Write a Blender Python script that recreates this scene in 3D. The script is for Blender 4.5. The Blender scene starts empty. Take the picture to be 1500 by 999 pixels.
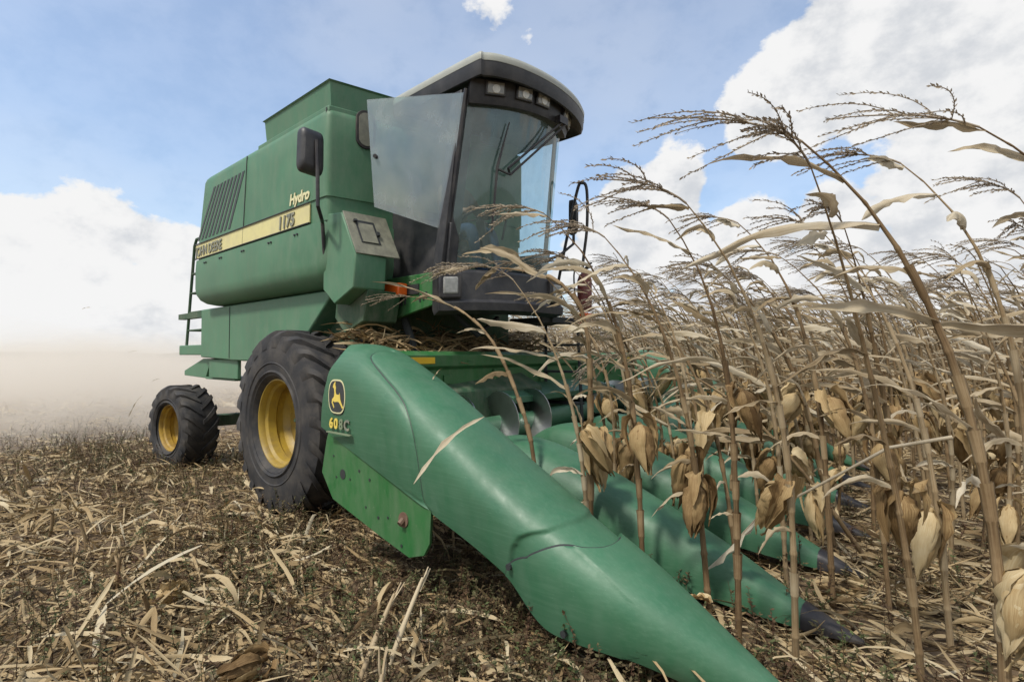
import bpy, math, random
import numpy as np
from mathutils import Vector, Matrix
R = math.radians
rnd = random.Random(7)
SC = bpy.context.scene
COL = SC.collection
# ------------------------------------------------------------------ camera
cam = bpy.data.cameras.new('camera'); cam.lens = 19.2; cam.sensor_width = 36; cam.clip_end = 5000; cam.clip_start = .05
camo = bpy.data.objects.new('camera', cam); COL.objects.link(camo)
camo.location = (0, 0, 1.5); camo.rotation_euler = (R(90) + math.atan(20.5 / 800), 0, 0)
SC.camera = camo
# ------------------------------------------------------------------ world, sun, exposure
SUN_EL, SUN_AZ = R(57), R(224)          # azimuth measured from +Y clockwise
SC.view_settings.view_transform = 'Standard'; SC.view_settings.look = 'None'
SC.cycles.volume_bounces = 3
SC.view_settings.exposure = .8; SC.view_settings.gamma = 1; SC.view_settings.use_curve_mapping = False
sd = Vector((math.sin(SUN_AZ) * math.cos(SUN_EL), math.cos(SUN_AZ) * math.cos(SUN_EL), math.sin(SUN_EL)))
sl = bpy.data.lights.new('sun', 'SUN'); sl.energy = 2.0; sl.angle = R(7); sl.color = (1, .94, .84)
so = bpy.data.objects.new('sun', sl); COL.objects.link(so); so.rotation_euler = sd.to_track_quat('Z', 'Y').to_euler()
W = bpy.data.worlds.new('World'); SC.world = W; W.use_nodes = True
def world():
    nt = W.node_tree; N = nt.nodes; L = nt.links; N.clear()
    out = N.new('ShaderNodeOutputWorld'); bg = N.new('ShaderNodeBackground'); bg.inputs[1].default_value = .15
    L.new(bg.outputs[0], out.inputs[0])
    sky = N.new('ShaderNodeTexSky'); sky.sky_type = 'NISHITA'; sky.sun_disc = False
    sky.sun_elevation = SUN_EL; sky.sun_rotation = SUN_AZ; sky.air_density = 1.0; sky.dust_density = 2.2; sky.ozone_density = 1.6
    tc = N.new('ShaderNodeTexCoord'); D = tc.outputs['Generated']
    def m(op, a, b=None, c=None, clamp=False):
        n = N.new('ShaderNodeMath'); n.operation = op; n.use_clamp = clamp
        for i, q in enumerate((a, b, c)):
            if q is None: continue
            if isinstance(q, (int, float)): n.inputs[i].default_value = q
            else: L.new(q, n.inputs[i])
        return n.outputs[0]
    def mr(v, a, b, c=0., d=1.):
        n = N.new('ShaderNodeMapRange'); n.interpolation_type = 'SMOOTHSTEP'
        L.new(v, n.inputs[0])
        for i, q in enumerate((a, b, c, d)): n.inputs[1 + i].default_value = q
        return n.outputs[0]
    def noise(scale, detail, rough, vscale=(1, 1, 1), off=(0, 0, 0)):
        mp = N.new('ShaderNodeMapping'); mp.inputs['Scale'].default_value = vscale; mp.inputs['Location'].default_value = off
        L.new(D, mp.inputs[0]); n = N.new('ShaderNodeTexNoise'); n.inputs['Scale'].default_value = scale
        n.inputs['Detail'].default_value = detail; n.inputs['Roughness'].default_value = rough
        L.new(mp.outputs[0], n.inputs['Vector']); return n.outputs['Fac']
    n1 = noise(5.5, 9, .58, (1, 1, 1.5), (3.1, 1.7, .4)); n2 = noise(2.6, 4, .5, (1, 1, 1.8), (9, 4, 2)); n3 = noise(14, 6, .6, (1, 1, 1.4), (1, 8, 3))
    # cumulus banks: (azimuth deg from +Y to the right, elevation deg, radius rad, weight)
    banks = [(-42.5, 5.6, .15, 1.0), (-38.5, 7.6, .12, 1.0), (-34.5, 6.8, .11, 1.0), (-31, 6.8, .10, 1.0), (-28, 4.5, .10, .95), (-44, 3, .2, .72), (-33, 2.5, .2, .72), (-52, 5, .2, 1), (-68, 8, .3, 1), (-90, 12, .35, .9),
             (27.5, 22.5, .11, 1), (33, 25, .16, 1), (39.5, 23.5, .17, 1), (45, 23, .17, 1), (52, 22, .2, .9), (24.5, 20.5, .06, .9), (37, 30, .13, .9), (66, 20, .3, .9),
             (9, 13, .06, 1), (12.5, 15.3, .075, 1), (16.5, 16.5, .07, .98), (17.0, 19.5, .06, .62), (8.5, 9, .09, .95), (15, 10.5, .11, .95), (24, 10.8, .09, .9), (31, 12, .08, .88), (38, 14, .12, .92), (43, 12.5, .12, .95),
             (12, 4, .14, .9), (22, 5, .15, .95), (32, 5.5, .15, .95), (42, 5, .16, .95), (55, 6, .2, .9), (-2.3, 33, .06, .60), (-.2, 31, .05, .46),
             (100, 25, .4, .9), (140, 30, .5, .9), (180, 28, .5, .9), (-140, 30, .5, .9)]
    acc = None
    for az, el, rad, w in banks:
        d = Vector((math.sin(R(az)) * math.cos(R(el)), math.cos(R(az)) * math.cos(R(el)), math.sin(R(el))))
        v = N.new('ShaderNodeVectorMath'); v.operation = 'DISTANCE'; L.new(D, v.inputs[0]); v.inputs[1].default_value = d
        s = mr(v.outputs['Value'], rad * 1.45, rad * .35, 0, w)
        acc = s if acc is None else m('MAXIMUM', acc, s)
    sep = N.new('ShaderNodeSeparateXYZ'); L.new(D, sep.inputs[0])
    val = m('ADD', m('MULTIPLY', acc, .78), m('ADD', m('MULTIPLY', m('SUBTRACT', n1, .5), 1.25), m('MULTIPLY', m('SUBTRACT', n3, .5), .55)))
    cl = mr(val, .37, .53)
    wisps = m('MULTIPLY', mr(n2, .40, .75), .14)
    low = mr(sep.outputs[2], .20, .0, 0, .6)
    veil = m('MAXIMUM', m('ADD', wisps, .20), low)
    fac = m('MAXIMUM', cl, veil)
    shade = mr(m('ADD', m('MULTIPLY', n3, .65), m('MULTIPLY', n2, .35)), .36, .58, 0, 1)
    cr = N.new('ShaderNodeMix'); cr.data_type = 'RGBA'; L.new(shade, cr.inputs[0])
    cr.inputs[6].default_value = (2.5, 2.6, 2.75, 1); cr.inputs[7].default_value = (3.5, 3.5, 3.5, 1)
    skt = N.new('ShaderNodeMix'); skt.data_type = 'RGBA'; skt.blend_type = 'MULTIPLY'; skt.inputs[0].default_value = 1; L.new(sky.outputs[0], skt.inputs[6]); skt.inputs[7].default_value = (.80, .86, .88, 1)
    mx = N.new('ShaderNodeMix'); mx.data_type = 'RGBA'; L.new(fac, mx.inputs[0]); L.new(skt.outputs[2], mx.inputs[6]); L.new(cr.outputs[2], mx.inputs[7])
    L.new(mx.outputs[2], bg.inputs[0])
world()
# ------------------------------------------------------------------ helpers
def newmesh(name, v, f, mats, smooth=None, uv=None, tint=None, mi=None):
    me = bpy.data.meshes.new(name)
    v = np.asarray(v, dtype=np.float32)
    if isinstance(f, np.ndarray):
        n, k = f.shape
        me.vertices.add(len(v)); me.vertices.foreach_set('co', v.ravel())
        me.loops.add(n * k); me.loops.foreach_set('vertex_index', f.astype(np.int32).ravel())
        me.polygons.add(n); me.polygons.foreach_set('loop_start', np.arange(0, n * k, k, dtype=np.int32))
        me.update(calc_edges=True); me.validate()
    else:
        me.from_pydata([tuple(map(float, p)) for p in v], [], f); me.update()
    for m_ in (mats if isinstance(mats, (list, tuple)) else [mats]): me.materials.append(m_)
    if mi is not None: me.polygons.foreach_set('material_index', np.asarray(mi, dtype=np.int32))
    if uv is not None:
        li = np.zeros(len(me.loops), dtype=np.int32); me.loops.foreach_get('vertex_index', li)
        ul = me.uv_layers.new(name='UVMap'); ul.data.foreach_set('uv', np.asarray(uv, dtype=np.float32)[li].ravel())
    if tint is not None:
        at = me.attributes.new('tint', 'FLOAT', 'POINT'); at.data.foreach_set('value', np.asarray(tint, dtype=np.float32))
    if smooth is not None:
        me.polygons.foreach_set('use_smooth', np.ones(len(me.polygons), dtype=bool))
        if smooth < 180: me.set_sharp_from_angle(angle=R(smooth))
    return me
def link(name, me, parent=None):
    o = bpy.data.objects.new(name, me); COL.objects.link(o)
    if parent is not None: o.parent = parent
    return o
def tag(o, label=None, cat=None, group=None, kind=None):
    if label: o['label'] = label
    if cat: o['category'] = cat
    if group: o['group'] = group
    if kind: o['kind'] = kind
    return o
def empty(name, loc=(0, 0, 0), rz=0):
    o = bpy.data.objects.new(name, None); COL.objects.link(o); o.location = loc; o.rotation_euler = (0, 0, rz); o.empty_display_size = .2
    return o
class MB:
    def __init__(s): s.v = []; s.f = []; s.mi = []
    def add(s, v, f, mi=0):
        b = len(s.v); s.v += [tuple(p) for p in v]; s.f += [tuple(i + b for i in q) for q in f]; s.mi += [mi] * len(f); return s
    def box(s, x0, x1, y0, y1, z0, z1, mi=0):
        v = [(x, y, z) for x in (x0, x1) for y in (y0, y1) for z in (z0, z1)]
        return s.add(v, [(0, 1, 3, 2), (4, 6, 7, 5), (0, 4, 5, 1), (2, 3, 7, 6), (0, 2, 6, 4), (1, 5, 7, 3)], mi)
    def obox(s, c, size, M3, mi=0):
        v = [Vector(c) + M3 @ Vector((x * size[0] / 2, y * size[1] / 2, z * size[2] / 2)) for x in (-1, 1) for y in (-1, 1) for z in (-1, 1)]
        return s.add(v, [(0, 1, 3, 2), (4, 6, 7, 5), (0, 4, 5, 1), (2, 3, 7, 6), (0, 2, 6, 4), (1, 5, 7, 3)], mi)
    def loft(s, rings, cap=True, closed=True, mi=0):
        n = len(rings[0]); v = [p for r in rings for p in r]; f = []
        for i in range(len(rings) - 1):
            for j in range(n if closed else n - 1):
                k = (j + 1) % n; f.append((i * n + j, i * n + k, (i + 1) * n + k, (i + 1) * n + j))
        if cap and closed: f.append(tuple(reversed(range(n)))); f.append(tuple((len(rings) - 1) * n + j for j in range(n)))
        return s.add(v, f, mi)
    def prism_t(s, poly, t0, t1, mi=0):       # polygon in (x,z), extruded along y
        return s.loft([[(p[0], t0, p[1]) for p in poly], [(p[0], t1, p[1]) for p in poly]], mi=mi)
    def tube(s, pts, r, n=8, mi=0, cap=True):
        pts = [Vector(p) for p in pts]; rr = r if isinstance(r, (list, tuple)) else [r] * len(pts)
        rings = []; up = Vector((0, 0, 1)); T0 = (pts[1] - pts[0]).normalized()
        a = T0.orthogonal().normalized()
        for i, p in enumerate(pts):
            T = (pts[min(i + 1, len(pts) - 1)] - pts[max(i - 1, 0)]).normalized()
            a = (a - T * a.dot(T)).normalized(); b = T.cross(a)
            rings.append([p + (a * math.cos(q) + b * math.sin(q)) * rr[i] for q in [2 * math.pi * k / n for k in range(n)]])
        return s.loft(rings, cap=cap, mi=mi)
    def lathe_t(s, prof, c, n=48, mi=0):       # profile (t, r) turned about the y axis through c=(x,z)
        rings = [[(c[0] + r * math.cos(q), t, c[1] + r * math.sin(q)) for q in [2 * math.pi * k / n for k in range(n)]] for t, r in prof]
        return s.loft(rings, cap=False, mi=mi)
    def disc(s, c, r, axis_u, axis_v, n=16, mi=0, th=.004, nrm=None):
        u = Vector(axis_u); w = Vector(axis_v); nn = u.cross(w).normalized() if nrm is None else Vector(nrm)
        r0 = [Vector(c) + u * math.cos(q) * r + w * math.sin(q) * r for q in [2 * math.pi * k / n for k in range(n)]]
        return s.loft([[p - nn * th for p in r0], [p + nn * th for p in r0]], mi=mi)
    def build(s, name, mats, parent=None, smooth=35, bevel=0, xf=None, seg=2):
        v = [xf(*p) for p in s.v] if xf else s.v
        me = newmesh(name, v, s.f, mats, smooth=None, mi=s.mi)
        import bmesh
        bm = bmesh.new(); bm.from_mesh(me); bmesh.ops.recalc_face_normals(bm, faces=bm.faces); bm.to_mesh(me); bm.free()
        if smooth:
            me.polygons.foreach_set('use_smooth', np.ones(len(me.polygons), dtype=bool)); me.set_sharp_from_angle(angle=R(smooth))
        o = link(name, me, parent)
        if bevel:
            b = o.modifiers.new('bevel', 'BEVEL'); b.width = bevel; b.segments = seg; b.limit_method = 'ANGLE'; b.angle_limit = R(35); b.harden_normals = False
        return o
def rounded(poly, r, n=4):
    """plan polygon with its corners rounded; r is one radius or one per corner"""
    out = []; k = len(poly)
    for i, p in enumerate(poly):
        ri = r[i] if isinstance(r, (list, tuple)) else r
        p = Vector(p); a = (Vector(poly[i - 1]) - p); b = (Vector(poly[(i + 1) % k]) - p)
        q0 = p + a.normalized() * min(ri, a.length * .49); q1 = p + b.normalized() * min(ri, b.length * .49)
        for j in range(n + 1):
            u = j / n; out.append(tuple(q0 * (1 - u) ** 2 + p * 2 * u * (1 - u) + q1 * u * u))
    return out
# ------------------------------------------------------------------ materials
def mat(name):
    m = bpy.data.materials.new(name); m.use_nodes = True; nt = m.node_tree
    return m, nt, nt.nodes['Principled BSDF']
def mapnoise(nt, scale, detail=4, rough=.55, vs=(1, 1, 1), coord='Object', out='Fac'):
    N, L = nt.nodes, nt.links
    tc = N.new('ShaderNodeTexCoord'); mp = N.new('ShaderNodeMapping'); mp.inputs['Scale'].default_value = vs
    L.new(tc.outputs[coord], mp.inputs[0]); n = N.new('ShaderNodeTexNoise'); n.inputs['Scale'].default_value = scale
    n.inputs['Detail'].default_value = detail; n.inputs['Roughness'].default_value = rough; L.new(mp.outputs[0], n.inputs['Vector'])
    return n.outputs[out]
def ramp(nt, fac, stops):
    r = nt.nodes.new('ShaderNodeValToRGB'); e = r.color_ramp.elements
    while len(e) < len(stops): e.new(.5)
    for q, (p, c) in zip(e, stops): q.position = p; q.color = (*c, 1) if len(c) == 3 else c
    nt.links.new(fac, r.inputs[0]); return r.outputs[0]
def mix(nt, fac, a, b, blend='MIX'):
    n = nt.nodes.new('ShaderNodeMix'); n.data_type = 'RGBA'; n.blend_type = blend
    for i, q in ((0, fac), (6, a), (7, b)):
        if isinstance(q, (int, float)): n.inputs[i].default_value = q
        elif isinstance(q, tuple): n.inputs[i].default_value = (*q, 1) if len(q) == 3 else q
        else: nt.links.new(q, n.inputs[i])
    return n.outputs[2]
def bump(nt, b, h, strength=.3, dist=.01):
    n = nt.nodes.new('ShaderNodeBump'); n.inputs['Strength'].default_value = strength; n.inputs['Distance'].default_value = dist
    nt.links.new(h, n.inputs['Height']); nt.links.new(n.outputs[0], b.inputs['Normal'])
def paint(name, base, dust=(.27, .25, .2), amt=.35, rough=.42, streak=True, scale=1.0, spec=.5, scratch=False):
    m, nt, b = mat(name)
    n1 = mapnoise(nt, 1.7 * scale, 6, .6); n2 = mapnoise(nt, 9 * scale, 7, .7, (1, 1, .35) if streak else (1, 1, 1)); n3 = mapnoise(nt, 55, 5, .6)
    c = mix(nt, ramp(nt, n1, [(.3, (0, 0, 0)), (.7, (1, 1, 1))]), tuple(x * .88 for x in base), tuple(min(1, x * 1.12) for x in base))
    d = ramp(nt, n2, [(.38, (0, 0, 0)), (.78, (amt,) * 3)]); c = mix(nt, d, c, dust)
    sp = ramp(nt, n3, [(.66, (0, 0, 0)), (.72, (amt * .8,) * 3)]); c = mix(nt, sp, c, dust)
    if scratch:
        c = mix(nt, ramp(nt, mapnoise(nt, 3.0, 5, .7, (.35, 22, 22)), [(.45, (0, 0, 0)), (.75, (.18,) * 3)]), c, (.15, .27, .18))
        c = mix(nt, ramp(nt, mapnoise(nt, 4.0, 7, .75, (.6, 50, 50)), [(.62, (0, 0, 0)), (.70, (.5,) * 3)]), c, (.22, .33, .24))
    nt.links.new(c, b.inputs['Base Color'])
    rr = ramp(nt, n2, [(.3, (rough,) * 3), (.8, (min(1, rough + .3),) * 3)]); nt.links.new(rr, b.inputs['Roughness'])
    b.inputs['Specular IOR Level'].default_value = spec
    bump(nt, b, mapnoise(nt, 2.0, 2, .5), .012, .02)
    return m
def simple(name, base, rough=.6, metal=0, var=.15, scale=8, dust=None, amt=.3):
    m, nt, b = mat(name); n = mapnoise(nt, scale, 6, .6)
    c = mix(nt, n, tuple(x * (1 - var) for x in base), tuple(min(1, x * (1 + var)) for x in base))
    if dust: c = mix(nt, ramp(nt, mapnoise(nt, scale * .7, 8, .65), [(.42, (0, 0, 0)), (.72, (amt,) * 3)]), c, dust)
    nt.links.new(c, b.inputs['Base Color']); b.inputs['Roughness'].default_value = rough; b.inputs['Metallic'].default_value = metal
    bump(nt, b, mapnoise(nt, scale * 5, 4), .12, .004)
    return m
M = {}
M['body'] = paint('faded_green_paint', (.058, .168, .088), dust=(.21, .25, .19), amt=.45, rough=.45)
M['steel'] = paint('green_steel_paint', (.022, .130, .034), amt=.26, rough=.4)
M['hood'] = paint('green_plastic', (.036, .128, .066), dust=(.18, .22, .17), amt=.16, rough=.40, scratch=True)
M['dkgreen'] = paint('dark_green_paint', (.02, .07, .03), amt=.45, rough=.6)
M['stripe'] = simple('pale_yellow_stripe', (.62, .56, .25), .5, dust=(.4, .36, .25), amt=.4)
M['yellow'] = simple('yellow_wheel_paint', (.36, .245, .032), .5, scale=6, dust=(.13, .09, .05), amt=.8)
M['yellowrust'] = simple('rusty_yellow_wheel_paint', (.38, .24, .03), .6, scale=9, dust=(.10, .055, .03), amt=.9)
M['reflect'] = simple('yellow_sticker', (.75, .46, .02), .4)
M['rubber'] = simple('tyre_rubber', (.017, .017, .019), .75, var=.35, scale=7, dust=(.14, .12, .095), amt=.42)
M['black'] = simple('black_plastic', (.02, .021, .025), .5, dust=(.14, .13, .12), amt=.35)
M['black2'] = simple('black_tip_plastic', (.017, .016, .02), .45, dust=(.2, .18, .15), amt=.3)
M['interior'] = simple('dark_interior', (.035, .04, .042), .8)
M['cream'] = simple('cream_roof_plastic', (.32, .335, .30), .55, dust=(.3, .28, .22), amt=.3)
M['metal'] = simple('worn_steel', (.55, .55, .56), .28, 1, var=.2)
M['plate'] = simple('worn_dirty_plate', (.21, .21, .16), .6, var=.4, scale=14, dust=(.07, .07, .06), amt=.6)
M['orange'] = simple('orange_lens', (.75, .13, .015), .25)
M['red'] = simple('faded_red_paint', (.17, .03, .026), .6, dust=(.2, .14, .11), amt=.9, scale=14)
M['lens'] = simple('lamp_lens', (.30, .30, .285), .06, 0, var=.5, scale=30)
M['rust'] = simple('rusty_steel', (.13, .075, .05), .7, var=.4, scale=30, dust=(.2, .15, .1), amt=.5)
M['bulb_glint'] = simple('lamp_bulb_glint', (.66, .66, .62), .25, var=.3, scale=40)  # pale colour stands for the bright reflection low in the lens
M['chrome'] = simple('lamp_reflector', (.8, .8, .78), .15, 1, var=.1)
M['decalblk'] = simple('decal_black', (.03, .033, .035), .5)
M['decalyel'] = simple('decal_yellow', (.68, .52, .10), .5)
M['letter'] = simple('letter_outline', (.16, .17, .14), .6, dust=(.4, .37, .22), amt=.7, scale=30)
M['pale'] = simple('letter_pale', (.66, .62, .36), .5)
M['faint'] = simple('letter_worn', (.17, .21, .13), .6)
M['tan'] = simple('seat_cloth', (.16, .10, .055), .85)
M['blue'] = simple('blue_denim', (.018, .05, .12), .85)
M['skin'] = simple('skin', (.22, .12, .075), .55)
M['shirt'] = simple('brown_shirt', (.15, .105, .065), .85)
M['hair'] = simple('dark_hair', (.015, .012, .01), .6)
def glassmat(name, tint, alpha, dirt_sheen, rough=.04):
    m, nt, b = mat(name); N, L = nt.nodes, nt.links
    b.inputs['Base Color'].default_value = (*tint, 1)
    tr = N.new('ShaderNodeBsdfTransparent'); tr.inputs[0].default_value = (.78, .93, .89, 1)
    gl = N.new('ShaderNodeBsdfGlossy'); gl.inputs['Roughness'].default_value = rough
    df = N.new('ShaderNodeBsdfDiffuse')
    sm = mapnoise(nt, 2.2, 7, .62, (1, 1, 1)); sm2 = mapnoise(nt, 7, 8, .7, (1, 1, .5))
    L.new(mix(nt, ramp(nt, sm, [(.35, (0, 0, 0)), (.65, (1, 1, 1))]), dirt_sheen[0], dirt_sheen[1]), df.inputs[0])
    a1 = N.new('ShaderNodeMixShader'); a2 = N.new('ShaderNodeMixShader')
    fr = N.new('ShaderNodeLayerWeight'); fr.inputs[0].default_value = .35
    L.new(ramp(nt, sm2, [(.3, (max(0, alpha - .1),) * 3), (.75, (min(1, alpha + .12),) * 3)]), a1.inputs[0])
    L.new(tr.outputs[0], a1.inputs[1]); L.new(df.outputs[0], a1.inputs[2])
    mm = N.new('ShaderNodeMath'); mm.operation = 'MULTIPLY_ADD'; mm.inputs[1].default_value = .6; mm.inputs[2].default_value = .06; L.new(fr.outputs['Fresnel'], mm.inputs[0])
    L.new(mm.outputs[0], a2.inputs[0]); L.new(a1.outputs[0], a2.inputs[1]); L.new(gl.outputs[0], a2.inputs[2])
    L.new(a2.outputs[0], N['Material Output'].inputs[0])
    return m
M['screen'] = glassmat('windscreen_glass', (.3, .5, .5), .32, ((.14, .25, .26), (.29, .41, .41)))  # teal diffuse film paints reflections as well as dust onto the glass
M['dusty'] = glassmat('dusty_door_glass', (.3, .4, .45), .38, ((.24, .30, .40), (.5, .53, .53)), .12)
def drymat(name, stops, use_rand=True, streak=34, trans=.25, rough=.75):
    """dry corn: fine streaks along the blade (UV u across), each plant its own tone"""
    m, nt, b = mat(name); N, L = nt.nodes, nt.links
    n1 = mapnoise(nt, 1.0, 5, .6, (streak, 3.5, 1), 'UV'); n2 = mapnoise(nt, 5.5, 5, .65)
    a = N.new('ShaderNodeMath'); a.operation = 'MULTIPLY_ADD'; a.inputs[1].default_value = .55; L.new(n1, a.inputs[0])
    s = N.new('ShaderNodeMath'); s.operation = 'MULTIPLY'; s.inputs[1].default_value = .45; L.new(n2, s.inputs[0]); L.new(s.outputs[0], a.inputs[2])
    fac = a.outputs[0]
    if use_rand:
        oi = N.new('ShaderNodeObjectInfo'); q = N.new('ShaderNodeMath'); q.operation = 'MULTIPLY_ADD'; q.inputs[1].default_value = .26; q.inputs[2].default_value = -.13
        L.new(oi.outputs['Random'], q.inputs[0]); z = N.new('ShaderNodeMath'); z.operation = 'ADD'; L.new(fac, z.inputs[0]); L.new(q.outputs[0], z.inputs[1]); fac = z.outputs[0]
    at = N.new('ShaderNodeAttribute'); at.attribute_name = 'tint'
    z = N.new('ShaderNodeMath'); z.operation = 'ADD'; L.new(fac, z.inputs[0]); L.new(at.outputs['Fac'], z.inputs[1]); fac = z.outputs[0]
    c = ramp(nt, fac, stops); L.new(c, b.inputs['Base Color']); b.inputs['Roughness'].default_value = rough
    b.inputs['Specular IOR Level'].default_value = .25
    bump(nt, b, n1, .3 if trans else .15, .003)
    if trans:
        t = N.new('ShaderNodeBsdfTranslucent'); L.new(c, t.inputs[0]); ms = N.new('ShaderNodeMixShader'); ms.inputs[0].default_value = trans
        L.new(b.outputs[0], ms.inputs[1]); L.new(t.outputs[0], ms.inputs[2]); L.new(ms.outputs[0], N['Material Output'].inputs[0])
    return m
M['leaf'] = drymat('dry_corn_leaf', [(.2, (.16, .11, .055)), (.42, (.34, .26, .155)), (.6, (.48, .40, .275)), (.85, (.62, .56, .44))], trans=.32)
M['stalk'] = drymat('dry_corn_stalk', [(.25, (.07, .042, .02)), (.42, (.165, .108, .055)), (.56, (.265, .19, .105)), (.8, (.42, .345, .23))], trans=0, streak=16)
M['husk'] = drymat('dry_corn_husk', [(.28, (.10, .058, .023)), (.41, (.235, .15, .066)), (.53, (.37, .26, .125)), (.67, (.49, .375, .205)), (.87, (.60, .51, .33))], trans=.15, streak=26)
M['tassel'] = drymat('dry_corn_tassel', [(.2, (.17, .13, .09)), (.5, (.32, .26, .19)), (.8, (.45, .39, .30))], trans=.1)
M['litter'] = drymat('dry_leaf_litter', [(.05, (.05, .03, .015)), (.25, (.17, .112, .056)), (.45, (.30, .215, .11)), (.64, (.39, .30, .17)), (.85, (.47, .39, .25)), (1, (.5, .44, .32))], use_rand=False, trans=.1)
M['weed'] = drymat('weed_leaf', [(.1, (.09, .045, .03)), (.38, (.11, .075, .04)), (.55, (.09, .09, .04)), (.75, (.09, .125, .045)), (.95, (.11, .17, .055))], use_rand=False, trans=.2)
def soil():
    m, nt, b = mat('brown_soil')
    n1 = mapnoise(nt, .55, 6, .6); n2 = mapnoise(nt, 9, 8, .7); n3 = mapnoise(nt, 60, 6, .7, (1, .35, 1))
    c = ramp(nt, n2, [(.25, (.07, .048, .030)), (.5, (.13, .092, .058)), (.75, (.21, .155, .10))])
    c = mix(nt, ramp(nt, n3, [(.5, (0, 0, 0)), (.7, (.55,) * 3)]), c, (.2, .145, .09))
    c = mix(nt, ramp(nt, n1, [(.35, (0, 0, 0)), (.75, (.4,) * 3)]), c, (.2, .155, .10))
    nt.links.new(c, b.inputs['Base Color']); b.inputs['Roughness'].default_value = .95; b.inputs['Specular IOR Level'].default_value = .1
    bump(nt, b, n2, .8, .03)
    return m
M['soil'] = soil()
# ------------------------------------------------------------------ field frame: s forward along the machine, t to its left, z up
OX, OY = -2.24, 5.1
FX, FY, LX, LY = .74371, -.66850, .66850, .74371
ROTZ = math.atan2(FY, FX)
def st(s, t): return (OX + s * FX + t * LX, OY + s * FY + t * LY)
def inv(x, y): return ((x - OX) * FX + (y - OY) * FY, (x - OX) * LX + (y - OY) * LY)
NR = np.random.default_rng(11)
_ph = NR.uniform(0, 6.28, 14); _dr = NR.uniform(0, 6.28, 14); _fr = np.array([.5, .8, 1.1, 1.7, 2.3, 3.1, 4.2, 5.5, 7.1, 9.3, 11, 13, 15, 18.]); _am = .016 / _fr ** .75
def gh(x, y):
    x = np.asarray(x, dtype=float); y = np.asarray(y, dtype=float); h = np.zeros_like(x)
    for p, d, f_, a in zip(_ph, _dr, _fr, _am): h = h + a * np.sin(f_ * (x * math.cos(d) + y * math.sin(d)) + p)
    return h * np.clip(1 - np.hypot(x, y) / 70, 0, 1)
# ------------------------------------------------------------------ ground, far ridge, dust
def ground():
    n = 330; u = np.linspace(-1, 1, n); g = np.sinh(u * 6.6) / np.sinh(6.6) * 2500
    X, Y = np.meshgrid(g, g + 4, indexing='ij'); Z = gh(X, Y)
    v = np.stack([X.ravel(), Y.ravel(), Z.ravel()], 1)
    i, j = np.meshgrid(np.arange(n - 1), np.arange(n - 1), indexing='ij'); a = (i * n + j).ravel()
    f = np.stack([a, a + n, a + n + 1, a + 1], 1)
    tag(link('ground', newmesh('ground', v, f, M['soil'], 180)), 'brown soil of the harvested field', kind='structure')
ground()
def hills():
    r_ = random.Random(3); rings = []
    for k in range(90):
        a = R(-75 + 150 * k / 89); d = 420
        h = 2.0 + 1.0 * math.sin(k * .35) + r_.uniform(-.5, .9); x, y = d * math.sin(a), d * math.cos(a)
        rings.append([(x, y, -.5), (x * .995, y * .995, h), (x * 1.05, y * 1.05, h * 1.05), (x * 1.2, y * 1.2, -.5)])
    mb = MB(); mb.loft(rings, cap=False, closed=False)
    o = mb.build('hills', simple('far_scrub', (.05, .065, .035), .9, scale=.2), smooth=180)
    tag(o, 'low scrubby ridge on the horizon behind the dust', kind='structure')
hills()
def dust():
    import bmesh
    bm = bmesh.new(); bmesh.ops.create_icosphere(bm, subdivisions=4, radius=1); me = bpy.data.meshes.new('dust_cloud'); bm.to_mesh(me); bm.free()
    o = link('dust_cloud', me); x, y = st(-25, -1.0); o.location = (x, y, .0); o.rotation_euler = (0, 0, ROTZ); o.scale = (19.5, 15, 3.2)
    m = bpy.data.materials.new('dust_haze'); m.use_nodes = True; nt = m.node_tree; nt.nodes.clear()
    out = nt.nodes.new('ShaderNodeOutputMaterial'); v = nt.nodes.new('ShaderNodeVolumePrincipled')
    v.inputs['Color'].default_value = (.955, .90, .81, 1); v.inputs['Anisotropy'].default_value = .1
    n = mapnoise(nt, 5.0, 5, .62, (1, 1, .45)); d = nt.nodes.new('ShaderNodeMapRange'); nt.links.new(n, d.inputs[0])
    d.inputs[1].default_value = .3; d.inputs[2].default_value = .7; d.inputs[3].default_value = .0; d.inputs[4].default_value = .5
    tc = nt.nodes.new('ShaderNodeTexCoord'); sp = nt.nodes.new('ShaderNodeSeparateXYZ'); nt.links.new(tc.outputs['Object'], sp.inputs[0])
    hz = nt.nodes.new('ShaderNodeMapRange'); hz.interpolation_type = 'SMOOTHSTEP'; wz = nt.nodes.new('ShaderNodeMath'); wz.operation = 'MULTIPLY_ADD'; nt.links.new(n, wz.inputs[0]); wz.inputs[1].default_value = -.9; nt.links.new(sp.outputs[2], wz.inputs[2]); nt.links.new(wz.outputs[0], hz.inputs[0]); hz.inputs[1].default_value = .34; hz.inputs[2].default_value = -.45
    ml = nt.nodes.new('ShaderNodeMath'); ml.operation = 'MULTIPLY'; nt.links.new(d.outputs[0], ml.inputs[0]); nt.links.new(hz.outputs[0], ml.inputs[1])
    nt.links.new(ml.outputs[0], v.inputs['Density']); nt.links.new(v.outputs[0], out.inputs['Volume'])
    me.materials.append(m)
    tag(o, 'pale dust blown up behind the rear wheels', 'dust', kind='stuff')
dust()
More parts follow.
